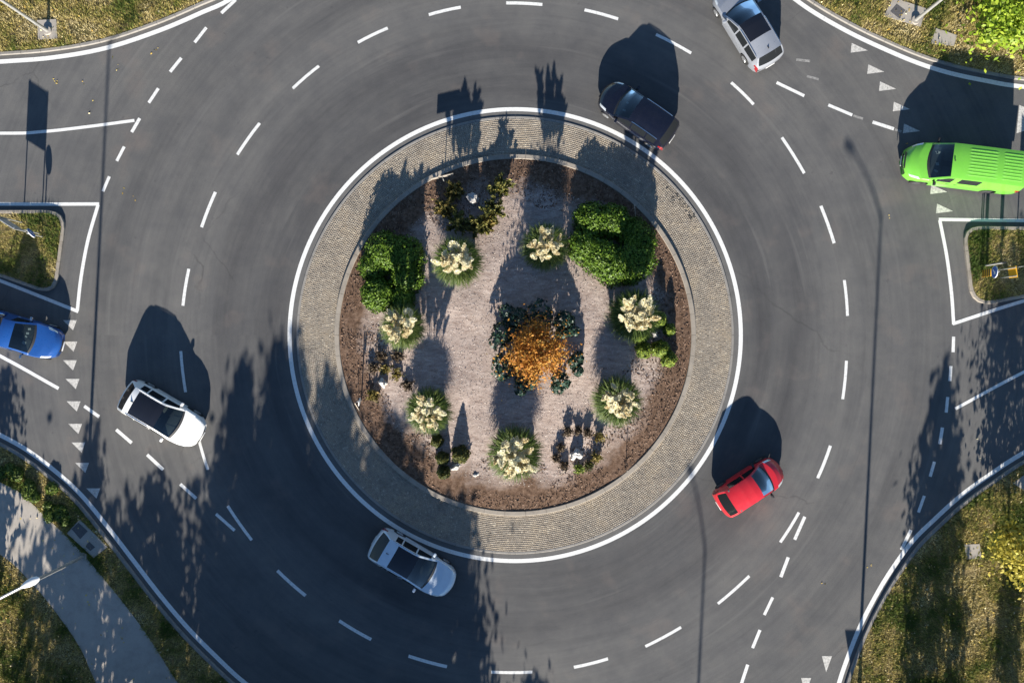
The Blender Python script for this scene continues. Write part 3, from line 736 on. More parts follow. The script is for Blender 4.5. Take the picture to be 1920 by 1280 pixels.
def shell_leaves(lobes, n, size, inner=.82):
    """points on a set of ellipsoid lobes, with outward normals; points buried in another lobe are dropped"""
    L = np.array(lobes, float); A = L[:, 3] ** 2; pk = rng.choice(len(L), n, p=A / A.sum())
    d = rng.normal(size=(n, 3)); d /= np.linalg.norm(d, axis=1)[:, None]; d[:, 2] = np.where(d[:, 2] < -.5, -d[:, 2], d[:, 2])
    bump_ = np.array([1 + .16 * noise.noise(Vector(tuple(q * 2.6)) + Vector((int(k) * 7.1, 0, 0))) for q, k in zip(d, pk)])
    rr = L[pk, 3] * bump_ * rng.uniform(inner, 1.05, n)
    C = L[pk, :3] + d * (rr[:, None] * np.c_[np.ones(n), np.ones(n), L[pk, 4]])
    ok = C[:, 2] > .02
    for k, l in enumerate(L):
        q = (C - l[:3]) / (l[3] * np.array([1, 1, l[4]])); ok &= (pk == k) | (np.linalg.norm(q, axis=1) > .86)
    return C[ok], d[ok], size * rng.uniform(.7, 1.35, ok.sum())
def blob(bm, c, r, sz, amp=.14, sub=3, seed=0.0, freq=1.7):
    q = bmesh.ops.create_icosphere(bm, subdivisions=sub, radius=1.0)
    for v in q['verts']:
        k = 1 + amp * noise.noise(v.co * freq + Vector((seed, 2, 5)))
        v.co = Vector(c) + Vector((v.co.x * r * k, v.co.y * r * k, v.co.z * r * sz * k))
def bush(name, base, lobes, n, size, mat, label, cat, group=None, core=True):
    o = empty(name, base, 0, label, cat, group)
    C, d, S = shell_leaves(lobes, n, size); V, F = quad_cloud(C, S, d, 1.5, .9)
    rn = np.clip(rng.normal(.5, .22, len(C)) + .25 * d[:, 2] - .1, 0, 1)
    f = meshobj('foliage', V, F, mat, o, rnd=rn)
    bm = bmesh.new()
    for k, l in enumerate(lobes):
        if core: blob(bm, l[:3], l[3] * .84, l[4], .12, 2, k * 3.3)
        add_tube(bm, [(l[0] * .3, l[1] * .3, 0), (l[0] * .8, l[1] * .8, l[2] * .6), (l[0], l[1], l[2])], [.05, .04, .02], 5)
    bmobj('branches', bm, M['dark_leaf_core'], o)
    return o
def lob(base, px, py, h, r, sz):
    p = PT(px, py, h); return (p.x - base.x, p.y - base.y, h * .46, r, sz * .80)
b = bedpt(732, 480); bush('round_bush', b, [lob(b, 722, 470, 1.0, 1.0, .95), lob(b, 758, 478, 1.0, 1.0, .95), lob(b, 700, 500, .8, .78, .9), lob(b, 762, 520, .9, .85, .9)], 8200, .078, M['box_bush'], 'large lumpy green bush at the upper left rim of the island', 'bush', 'dense green bushes on the island')
b = bedpt(710, 556); bush('round_bush', b, [lob(b, 708, 552, 1.0, .86, .95), lob(b, 752, 560, .8, .7, .9)], 5200, .078, M['box_bush'], 'ball shaped green bush below the larger bush at the left', 'bush', 'dense green bushes on the island')
b = bedpt(1128, 418); bush('round_bush', b, [lob(b, 1110, 412, 1.1, .92, .95), lob(b, 1152, 412, 1.1, .86, .95), lob(b, 1185, 435, .9, .8, .9)], 7000, .078, M['box_bush'], 'green bush nearest the island top among the upper right bushes', 'bush', 'dense green bushes on the island')
b = bedpt(1105, 466); bush('round_bush', b, [lob(b, 1098, 462, 1.2, .92, .95), lob(b, 1125, 480, 1.2, .95, .95)], 5800, .078, M['box_bush'], 'green bush squeezed between the pampas grass and the upper right bushes', 'bush', 'dense green bushes on the island')
b = bedpt(1175, 490); bush('round_bush', b, [lob(b, 1150, 500, 1.2, .98, .95), lob(b, 1192, 484, 1.3, 1.05, .95), lob(b, 1182, 512, .9, .62, .9), lob(b, 1200, 452, 1.2, .85, .9)], 9000, .078, M['box_bush'], 'widest dark green bush next to the island kerb at the upper right', 'bush', 'dense green bushes on the island')
# dark shrubs round the orange tree
for k, (x, y, r, lab) in enumerate([(938, 630, .62, 'dark green shrub left of the orange tree'), (962, 592, .62, 'dark green shrub at the upper left of the orange tree'), (1008, 590, .66, 'dark green shrub above the orange tree'),
                                    (1058, 612, .50, 'dark green shrub at the upper right of the orange tree'), (1076, 680, .42, 'small dark green shrub right of the orange tree'), (1047, 718, .45, 'small dark green shrub at the lower right of the orange tree'),
                                    (948, 690, .60, 'dark green shrub at the lower left of the orange tree'), (982, 722, .50, 'dark green shrub below the orange tree')]):
    r *= 1.18; b = bedpt(x, y, .5); lobes = [(random.gauss(0, r * .35), random.gauss(0, r * .35), .35 + random.uniform(0, .3), r * random.uniform(.45, .7), 1.0) for _ in range(5)]
    bush('dark_shrub', b, lobes, 620, .13, M['holly'], lab, 'shrub', 'dark shrubs ringing the orange tree', core=False)

def tree(name, base, h, cr, z0, mat, n, size, label, cat='tree', group=None, shape='round', seed=3, clumps=26, limbs=7, trunk_r=.09, mesh=None, rz=0.0):
    o = empty(name, base, rz, label, cat, group)
    if mesh is None:
        g = np.random.default_rng(seed); rd = random.Random(seed)
        def prof(t):
            if shape == 'column': return max(.12, math.sin(math.pi * min(1, .18 + .80 * t)) ** .6 * (1 - .35 * t))
            if shape == 'cone': return max(.08, (1 - t) ** .75)
            return max(.1, math.sin(math.pi * (.12 + .80 * t)) ** .7)
        cc = []
        for k in range(clumps):
            t = (k + .5) / clumps * .96 + rd.uniform(-.03, .03); a = k * 2.39996 + rd.uniform(-.4, .4); rr = cr * prof(min(.99, max(.01, t))) * math.sqrt(rd.uniform(.08, .9)); cc.append((rr * math.cos(a), rr * math.sin(a), z0 + (h - z0) * t))
        cc = np.array(cc); pk = g.integers(0, clumps, n); cl = cr * .34
        sg = np.array([cl * max(.35, prof(min(.99, (c[2] - z0) / (h - z0)))) for c in cc])
        d = g.normal(size=(n, 3)); C = cc[pk] + d * (sg[pk] * np.where(g.random(n) < .25, 1.15, .58))[:, None] * np.array([1, 1, 1.25 if shape == 'column' else .9])
        C[:, 2] = np.clip(C[:, 2], z0 * .7, h * 1.03)
        nr_ = np.c_[C[:, :2] * .6, np.full(n, .6)]
        V, F = quad_cloud(C, size * g.uniform(.65, 1.35, n), nr_, 1.5, 1.4)
        rn = np.clip(g.normal(.5, .2, n) + .18 * (np.array([rd.uniform(-1, 1) for _ in range(clumps)])[pk]), 0, 1)
        f = meshobj('crown', V, F, mat, o, rnd=rn); f_me = f.data
        bm = bmesh.new()
        add_tube(bm, [(0, 0, -.1), (.02, .01, z0 * .6 + .1), (.04, -.03, z0 + (h - z0) * .4), (.0, .03, z0 + (h - z0) * .85)], [trunk_r * 1.25, trunk_r, trunk_r * .6, trunk_r * .2], 8)
        tr_ = bmobj('trunk', bm, M['bark'], o, True)
        bm = bmesh.new()
        for k in range(limbs):
            c = cc[int((k + .5) / limbs * clumps)]; zb = max(z0 * .75, c[2] - .35 * (h - z0) * .6)
            add_tube(bm, [(0, 0, zb), (c[0] * .5, c[1] * .5, (zb + c[2]) / 2 - .05), tuple(c)], [trunk_r * .45, trunk_r * .3, trunk_r * .1], 5)
        lm = bmobj('limbs', bm, M['bark'], o, True)
        return o, (f_me, tr_.data, lm.data)
    for nm, me in zip(('crown', 'trunk', 'limbs'), mesh): dataobj(nm, me, o)
    return o, mesh
b = bedpt(1003, 658, 1.4)
tree('orange_tree', b, 2.8, 1.36, .5, M['orange'], 8500, .085, 'small tree in orange autumn leaf at the centre of the island', shape='round', seed=5, clumps=40, limbs=12, trunk_r=.06)

# wispy shrub ring with grey rock (top of the island)
def tuft(name, base, h, r, n, size, mat, label, cat='shrub', group=None, lean=0):
    o = empty(name, base, random.uniform(0, 6.28), label, cat, group)
    ns = 14; bm = bmesh.new(); C = []
    for k in range(ns):
        a = k * 2.4 + random.uniform(-.3, .3); rr = r * math.sqrt((k + .5) / ns); t = Vector((rr * math.cos(a), rr * math.sin(a), h * random.uniform(.65, 1) * (1 - .35 * rr / r)))
        add_tube(bm, [(0, 0, -.05), tuple(t * .5 + Vector((0, 0, .05))), tuple(t)], [.012, .009, .004], 4)
        for _ in range(n // ns):
            s_ = random.uniform(.3, 1.03); p = t * s_ + Vector((0, 0, .2 * h * s_ * (1 - s_))); C.append((p.x + random.gauss(0, .05), p.y + random.gauss(0, .05), max(.03, p.z + random.gauss(0, .04))))
    C = np.array(C); V, F = quad_cloud(C, size * rng.uniform(.6, 1.4, len(C)), None, 2.0)
    meshobj('foliage', V, F, mat, o, rnd=np.clip(rng.normal(.5, .28, len(C)), 0, 1)); bmobj('stems', bm, M['bark'], o)
    return o
for x, y, h, r, mt, lab in [(836, 392, .7, .55, 'olive', 'low yellowish shrub left of the grey rock at the island top'), (862, 420, .9, .6, 'wispy', 'dark wispy shrub below and left of the grey rock'), (896, 425, 1.0, .62, 'wispy', 'dark wispy shrub directly below the grey rock'),
                            (925, 395, 1.1, .62, 'wispy', 'yellow green wispy shrub right of the grey rock'), (938, 352, 1.1, .58, 'wispy', 'tall yellow green wispy shrub at the upper right of the grey rock'), (912, 420, .8, .5, 'olive', 'olive shrub at the lower right of the grey rock'), (852, 358, .5, .45, 'olive', 'faint low shrub at the upper left of the grey rock')]:
    tuft('wispy_shrub', bedpt(x, y, .4), h * 1.1, r * 1.1, 800, .10, M[mt], lab, 'shrub', 'wispy shrubs round the grey rock')
for x, y, h, r, mt, lab in [(716, 668, .45, .36, 'bronze', 'bronze tuft above the white rock at the left'), (746, 668, .5, .40, 'bronze', 'brownish tuft at the upper right of the white rock at the left'), (700, 690, .4, .34, 'bronze', 'bronze tuft at the upper left of the white rock at the left'),
                            (744, 700, .5, .38, 'olive', 'olive tuft right of the white rock at the left'), (700, 742, .4, .38, 'olive', 'yellowish tuft below the white rock at the left'), (722, 692, .35, .30, 'olive', 'small yellow tuft just above the white rock at the left'), (764, 722, .4, .32, 'bronze', 'dark brown tuft farthest right of the white rock at the left')]:
    tuft('low_tuft', bedpt(x, y, .2), h * 1.1, r * .95, 300, .07, M[mt], lab, 'shrub', 'low tufts round the left white rock')
for x, y, h, r, mt, lab in [(1064, 808, .5, .30, 'bronze', 'bronze tuft at the upper left of the white carved rock'), (1083, 806, .38, .22, 'bronze', 'small bronze tuft above the white carved rock'), (1101, 810, .5, .26, 'bronze', 'bronze tuft at the upper right of the white carved rock'), (1124, 818, .55, .32, 'olive', 'olive tuft far right above the white carved rock'),
                            (1050, 838, .4, .26, 'bronze', 'dark tuft left of the white carved rock'), (1042, 858, .35, .24, 'bronze', 'dark tuft farthest left of the white carved rock'), (1057, 872, .4, .28, 'bronze', 'purplish tuft at the lower left of the white carved rock'), (1086, 878, .45, .36, 'conifer', 'bright green tuft below the white carved rock'), (1118, 856, .55, .36, 'olive', 'orange green tuft right of the white carved rock'), (1104, 872, .4, .26, 'conifer_dark', 'dark green tuft at the lower right of the white carved rock')]:
    tuft('low_tuft', bedpt(x, y, .2), h * 1.1, r * .9, 300, .065, M[mt], lab, 'shrub', 'low tufts round the white carved rock')

def conifer(base, h, r, mat, label, n=900, group=None, blunt=.0):
    o = empty('dwarf_conifer', base, random.uniform(0, 6.28), label, 'conifer', group)
    t = rng.random(n) ** 1.4; a = rng.random(n) * 2 * np.pi
    prof = np.where(t < .15, .75 + t / .15 * .25, (1 - (t - .15) / .85) ** (.8 if blunt == 0 else .45)); rr = r * prof * rng.uniform(.82, 1.05, n) * (1 + .14 * np.sin(a * 5 + t * 9))
    C = np.c_[rr * np.cos(a), rr * np.sin(a), .05 + h * t]; d = np.c_[np.cos(a), np.sin(a), np.full(n, .5)]
    V, F = quad_cloud(C, rng.uniform(.05, .10, n), d, 1.9, .8)
    meshobj('foliage', V, F, mat, o, rnd=np.clip(rng.normal(.5, .25, n), 0, 1))
    bm = bmesh.new(); rs = [(r * .62, .06), (r * .86, h * .15), (r * .62 if blunt else r * .5, h * .5), (r * .1, h * .93)]
    add_tube(bm, [(0, 0, z) for _, z in rs], [q for q, _ in rs], 10); bmobj('stem', bm, M['dark_leaf_core'], o)
    return o
for x, y, h, r, lab in [(1234, 600, .8, .34, 'golden conifer nearest the pampas plumes in the right hand group'), (1254, 618, .7, .26, 'small golden conifer close to the island rim in the right hand group'), (1200, 630, .8, .34, 'golden conifer at the left of the right hand group'),
                        (1206, 656, .8, .36, 'golden conifer at the lower left of the right hand group'), (1238, 654, .8, .38, 'golden conifer in the lower middle of the right hand group'), (1253, 673, .75, .34, 'golden conifer lowest in the right hand group')]:
    conifer(bedpt(x, y, .3), h * 1.2, r * 1.15, M['conifer'], lab, 900, 'golden conifers round the dark stone', .5)
for x, y, h, r, lab in [(820, 826, .75, .30, 'dark conifer highest of the three in a row at the lower left'), (830, 858, .85, .32, 'dark conifer in the middle of the row at the lower left'), (832, 885, .75, .32, 'dark conifer lowest of the row at the lower left')]:
    conifer(bedpt(x, y, .3), h, r, M['conifer_dark'], lab, 900, 'dark conifers in a row', .5)
conifer(bedpt(864, 850, .2), .98, .44, M['conifer_dark'], 'cone shaped conifer casting a pointed shadow beside the pale stone', 1300)

def rock(base, s, mat, label, seed, rz=0, amp=.45):
    bm = bmesh.new(); q = bmesh.ops.create_icosphere(bm, subdivisions=3, radius=1.0)
    for v in q['verts']:
        k = 1 + amp * noise.noise(v.co * 1.3 + Vector((seed, 0, 0))) + amp * .4 * noise.cell(v.co * 2.2 + Vector((seed, 4, 1)))
        v.co = Vector((v.co.x * s[0] * k, v.co.y * s[1] * k, max(-.2, v.co.z * s[2] * k)))
    o = bmobj('rock', bm, mat, None); o.location = base; o.rotation_euler = (0, 0, rz); setp(o, label, 'rock', 'decorative rocks on the island'); return o
rock(bedpt(887, 372, .5) + Vector((0, 0, .2)), (.26, .30, .55), M['rock'], 'upright grey rock among wispy shrubs at the island top', 3.1, .6)
rock(bedpt(718, 717, .3) + Vector((0, 0, .12)), (.17, .22, .36), M['rock_white'], 'whitish upright rock among low tufts at the left', 8.4, .3)
rock(bedpt(1227, 626, .3) + Vector((0, 0, .1)), (.14, .20, .34), M['rock'], 'dark narrow stone inside the golden conifer group', 5.7, .2)
rock(bedpt(854, 874, .1) + Vector((0, 0, .06)), (.28, .15, .16), M['rock_white'], 'low pale stone beside the cone shaped conifer', 12.2, .5)
rock(bedpt(1081, 851, .3) + Vector((0, 0, .12)), (.28, .24, .34), M['rock_white'], 'white carved looking rock among tufts at the lower right', 15.9, .1, .6)
rock(bedpt(893, 889, .05) + Vector((0, 0, .02)), (.16, .07, .07), M['rock_white'], 'thin pale stone flake lying near the bottom pampas grass', 21.0, .3)
def stake(base, h, lean, label, r=.02):
    bm = bmesh.new(); t = Vector((lean[0], lean[1], h)); add_cyl(bm, (0, 0, -.1), tuple(t), r, r * .9, 8); add_cyl(bm, tuple(t), tuple(t * (1 + .05 / h)), r * 1.5, r * 1.3, 8)
    o = bmobj('garden_stake', bm, M['wood'], None); o.location = base; setp(o, label, 'stake', 'thin stakes on the island')
stake(bedpt(1192, 414), .75, (-.17, .62), 'leaning pale stake by the large bush at the upper right')
stake(bedpt(675, 772), .6, (-.12, .45), 'leaning pale stake at the left island rim below the tufts')
stake(bedpt(1173, 880), .8, (-.03, .05), 'thin upright stake at the lower right rim casting a line shadow')
stake(bedpt(1046, 893), .35, (.28, .32), 'short dark stick leaning at the bottom right of the last pampas grass', .012)

# ------------------------------------------------------------------ verge plants and trees
for k, (x, y, r, lab) in enumerate([(66, 918, .55, 'bright green ground shrub between walkway and kerb at the left'), (92, 938, .50, 'green ground shrub beside the walkway, second from the left'), (112, 962, .5, 'dark green ground shrub next to the hatched slab'), (30, 888, .55, 'shaded ground shrub at the far left beside the kerb')]):
    b = P(x, y, .1); lobes = [(random.gauss(0, r * .5), random.gauss(0, r * .4), .10 + random.uniform(0, .12), r * random.uniform(.5, .75), .6) for _ in range(4)]
    bush('ground_shrub', b, lobes, 900, .085, M['groundcover'], lab, 'shrub', 'ground shrubs along the walkway')
b = P(1893, 22, .1)
tree('lime_shrub', b, 2.5, 2.2, .3, M['lime'], 5200, .17, 'bright lime green bush in the top right corner', 'bush', None, 'round', 11, 44, 14, .07)
b = P(1884, 1016, .1)
tree('yellow_tree', b, 5.3, 1.75, 1.2, M['yellow'], 5200, .14, 'young yellow leaved tree at the right edge of the grass', 'tree', None, 'round', 17, 38, 12, .06)
# trees standing just outside the picture, whose shadows reach across the road
TL1 = tree('street_tree', P(515 - 20, 1560, .1), 8.6, 2.7, 1.0, M['tree_leaf'], 6000, .26, 'tall tree below the picture whose shadow tip reaches furthest up the left lane', 'tree', 'street trees along the southern verge', 'column', 31, 46, 14, .14)
TL2 = tree('street_tree', P(700, 1640, .1), 8.0, 2.9, .9, M['tree_leaf'], 6000, .26, 'tall tree below the picture shading the cobbled apron at the lower left', 'tree', 'street trees along the southern verge', 'column', 32, 46, 14, .14)
TL3 = tree('street_tree', P(420, 1450, .1), 7.2, 2.0, 1.0, M['tree_leaf'], 3000, .24, 'tree below the picture shading the lane beside the white car', 'tree', 'street trees along the southern verge', 'column', 33, 34, 12, .11)
TL5 = tree('street_tree', P(92, 1510, .1), 5.4, 2.1, 1.0, M['tree_leaf'], 1500, .24, 'thin crowned tree below the picture dappling the left half of the walkway', 'tree', 'street trees along the southern verge', 'round', 36, 30, 12, .09)
def more(src, x, y, sx, sz, rz, lab, grp='street trees along the southern verge'):
    o, _ = tree('street_tree', P(x, y, .1), 1, 1, 1, None, 0, 0, lab, 'tree', grp, mesh=src[1], rz=rz); o.scale = (sx, sx, sz); return o
more(TL3, 268, 1400, .95, .66, 1.2, 'short tree below the picture shading the grass by the walkway')
more(TL3, 145, 1345, .58, .70, 2.2, 'slim tree below the picture shading the give way triangles at the left')
more(TL5, 345, 1600, 1.1, 1.18, .4, 'tree below the picture shading the walkway slab')
more(TL1, 590, 1600, .95, .98, 2.9, 'tree below the picture shading the outer edge of the cobbled apron')
more(TL2, 820, 1690, .86, .88, 4.4, 'rightmost of the trees that shade the silver blue car')
more(TL1, 640, 1480, 1.0, .62, 5.2, 'low tree below the picture shading the lane dashes at the bottom left')
more(TL2, 480, 1700, 1.0, .98, 3.6, 'tree below the picture behind the tallest one')
more(TL3, 760, 1500, 1.2, .62, .9, 'low broad tree below the picture shading the silver blue car')
more(TL5, -25, 1130, .75, .75, 5.0, 'tree left of the picture dappling the start of the walkway')
more(TL5, 190, 1620, 1.1, 1.15, .2, 'tree below the picture shading the walkway bend')
more(TL2, 975, 1800, .7, .60, 1.7, 'tree below the picture with shadow tips at the bottom middle')
TL4 = tree('street_tree', P(1872, 1495, .1), 4.4, .75, 2.2, M['tree_leaf'], 700, .2, 'young tree below the picture at the lower right shading the grass by the yellow tree', 'tree', 'street trees along the eastern exit', 'column', 34, 34, 12, .09)
more(TL3, 1738, 1345, .88, .84, 3.3, 'slim tree below the picture casting the spindle shadow on the right exit', 'street trees along the eastern exit')

# ------------------------------------------------------------------ street lamps and signs
lamp_me = {}
def lamp(base, toward, label, h=9.2, arm=2.7, rise=.45):
    a = math.atan2(toward.y - base.y, toward.x - base.x)
    o = empty('street_lamp', base, a, label, 'street lamp', 'street lamps round the roundabout')
    if not lamp_me:
        bm = bmesh.new(); add_cyl(bm, (0, 0, -.05), (0, 0, .10), .22, .20, 20); lamp_me['base_plinth'] = bmobj('base_plinth', bm, M['slab'], None)
        bm = bmesh.new(); add_tube(bm, [(0, 0, .0), (0, 0, 3), (0, 0, 6), (0, 0, h)], [.085, .075, .065, .055], 12); lamp_me['pole'] = bmobj('pole', bm, M['steel'], None, True)
        bm = bmesh.new(); pts = [(arm * .82 * (t ** 1.25), 0, h - .1 + (rise + .1) * math.sin(t * math.pi / 2)) for t in np.linspace(0, 1, 9)]; add_tube(bm, pts, list(np.linspace(.055, .036, 9)), 10); lamp_me['arm'] = bmobj('arm', bm, M['steel'], None, True)
        bm = bmesh.new(); x0 = arm * .80
        prof = [(0, .05, .05), (.08, .09, .08), (.3, .15, .10), (.55, .16, .09), (.72, .11, .06), (.80, .03, .02)]
        rings = []
        for dx, ry, rz_ in prof: rings.append([bm.verts.new((x0 + dx, ry * math.cos(t), h + rise + .01 + (rz_ if math.sin(t) > 0 else rz_ * .35) * math.sin(t))) for t in [2 * math.pi * k / 14 for k in range(14)]])
        for i in range(len(rings) - 1):
            for k in range(14): bm.faces.new((rings[i][k], rings[i][(k + 1) % 14], rings[i + 1][(k + 1) % 14], rings[i + 1][k]))
        bm.faces.new(rings[0]); bm.faces.new(rings[-1]); lamp_me['lamp_head'] = bmobj('lamp_head', bm, M['lamp_white'], None, True)
        bm = bmesh.new(); add_box(bm, (x0 + .45, 0, h + rise - .028), (.42, .2, .02), 0, .005); lamp_me['lens'] = bmobj('lens', bm, M['lens'], None)
        bm = bmesh.new(); add_box(bm, (.0, -.09, 1.0), (.10, .02, .35), 0, .005); lamp_me['access_door'] = bmobj('access_door', bm, M['sign_grey'], None)
        for k, q in list(lamp_me.items()):
            lamp_me[k] = q.data; bpy.data.objects.remove(q)
    ps = {}
    for k in ('base_plinth', 'pole', 'arm', 'lamp_head'): ps[k] = dataobj(k, lamp_me[k], o)
    dataobj('lens', lamp_me['lens'], ps['lamp_head']); dataobj('access_door', lamp_me['access_door'], ps['pole'])
    return o
C0 = Vector((CX, CY, 0))
lamp(P(92, 60, .15), C0, 'lamp post on the square slab in the top left grass')
lamp(P(1714, 40, .15), C0, 'lamp post beside the hatched slab in the top right grass')
lamp(P(158, 1042, .1), C0, 'white headed lamp post over the walkway at the lower left')
lamp(P(1605, 1369, .1), C0 + Vector((0, 1, 0)), 'lamp post below the picture whose long shadow crosses the right exit')
lamp(P(1275, 1991, .1), C0 + Vector((-4, 0, 0)), 'lamp post far below the picture whose shadow head touches the apron')

def board_sign(p0, p1, z0, z1, label, thick=.03, over=.0, mat='sign_grey', front='sign_white', flip=False, posts=2, pr=.03):
    """flat board on posts between two ground points"""
    c = (p0 + p1) / 2; d = (p1 - p0); w = d.length + over; a = math.atan2(d.y, d.x)
    o = empty('board_sign', c, a, label, 'sign')
    bm = bmesh.new(); add_box(bm, (0, 0, (z0 + z1) / 2), (w, thick, z1 - z0), 0, .004); bd = bmobj('panel', bm, M[mat], o)
    s_ = -1 if flip else 1
    bm = bmesh.new(); add_box(bm, (0, s_ * (thick / 2 + .004), (z0 + z1) / 2), (w - .04, .006, z1 - z0 - .04)); bmobj('sign_face', bm, M[front], bd)
    for x in ([-d.length / 2, d.length / 2] if posts == 2 else [0]):
        bm = bmesh.new(); add_cyl(bm, (x, -s_ * (thick / 2 + pr), -.1), (x, -s_ * (thick / 2 + pr), z1 + (.0 if posts == 2 else .02)), pr, pr, 10); bmobj('post', bm, M['steel'], o, True)
    return o
board_sign(P(43, 419, .12), P(76, 440, .12), 1.38, 2.45, 'large board sign on two posts on the left splitter island', over=.12, mat='sign_grey', front='sign_white', flip=True)
board_sign(bedpt(818, 344, .0), bedpt(848, 337, .0), 1.15, 1.5, 'low board sign on one post at the top of the island', over=.30, mat='kerb', front='kerb', posts=1, pr=.02)
def disc_sign(base, rz, label, zc=1.15, r=.24, stripes=True, face='sign_blue'):
    o = empty('keep_right_sign', base, rz, label, 'sign')
    bm = bmesh.new(); add_cyl(bm, (0, .06, -.1), (0, .06, zc + r), .03, .03, 10); bmobj('post', bm, M['steel'], o, True)
    bm = bmesh.new(); add_cyl(bm, (0, 0, zc), (0, -.03, zc), r, r, 28); dsk = bmobj('disc', bm, M['sign_white'], o)
    bm = bmesh.new(); add_cyl(bm, (0, -.031, zc), (0, -.036, zc), r * .93, r * .93, 28); bmobj('blue_face', bm, M[face], dsk)
    bm = bmesh.new(); q = Matrix.Rotation(R(-45), 3, 'Y')
    for pts in ([(-.14, -.025), (.03, -.025), (.03, .025), (-.14, .025)], [(.02, -.08), (.14, 0), (.02, .08)]):
        vs = [bm.verts.new(q @ Vector((x * r / .24, -.039, z * r / .24)) + Vector((0, 0, zc))) for x, z in pts]; bm.faces.new(vs)
    bmobj('white_arrow', bm, M['sign_white'], dsk)
    if stripes:
        bm = bmesh.new(); add_box(bm, (0, -.02, zc - r - .46), (.36, .05, .84), 0, .01); pn = bmobj('striped_panel', bm, M['sign_yellow'], o)
        for k in range(4):
            bm = bmesh.new(); add_box(bm, (0, -.022, zc - r - .76 + .20 * k), (.366, .056, .09)); bmobj('black_stripe', bm, M['sign_black'], pn)
    return o
disc_sign(P(84, 443, .12), R(125), 'blue keep right disc on the left splitter island', 1.25, .26, False)
disc_sign(P(1836, 514, .12), R(-92), 'blue disc with yellow striped panel on the right splitter island', 1.42, .29, True)
board_sign(P(1873, 506, .12), P(1875, 521, .12), .75, 1.5, 'yellow arrow board on posts at the right picture edge', over=.15, mat='sign_yellow', front='sign_yellow')
board_sign(P(1905, 500, .12), P(1935, 535, .12), 1.4, 2.6, 'large board sign on two posts at the right edge of the splitter island', over=.2, mat='sign_grey', front='sign_white')
o = empty('marker_post', P(1846, 498, .12), 0, 'dark square post beside the blue disc on the right splitter island', 'post')
bm = bmesh.new(); add_box(bm, (0, 0, .85), (.16, .06, 1.8), 0, .01); bmobj('post', bm, M['sign_grey'], o)
bm = bmesh.new(); add_box(bm, (0, 0, 1.76), (.18, .08, .05), 0, .01); bmobj('cap', bm, M['sign_black'], o)
disc_sign(bedpt(681, 750), R(80), 'low round sign at the left rim of the island casting a leaf shaped shadow', 1.1, .2, False, 'sign_grey')
# give way sign below the picture, its shadow falls beside the triangles
o = empty('give_way_sign', P(1588, 1425, .1), 0, 'give way sign at the bottom exit casting a triangular shadow', 'sign')
bm = bmesh.new(); add_cyl(bm, (0, 0, -.1), (0, 0, 2.25), .03, .03, 10); bmobj('post', bm, M['steel'], o, True)
bm = bmesh.new(); vs = [bm.verts.new((x, y, z)) for y in (-.04, -.06) for x, z in ((-.42, 2.27), (.42, 2.27), (0, 1.5))]
bm.faces.new(vs[:3]); bm.faces.new(vs[3:]); [bm.faces.new((vs[i], vs[(i + 1) % 3], vs[3 + (i + 1) % 3], vs[3 + i])) for i in range(3)]; pl = bmobj('panel', bm, M['sign_red'], o)
bm = bmesh.new(); bm.faces.new([bm.verts.new((x, -.064, z)) for x, z in ((-.28, 2.18), (.28, 2.18), (0, 1.68))]); bmobj('white_centre', bm, M['sign_white'], pl)

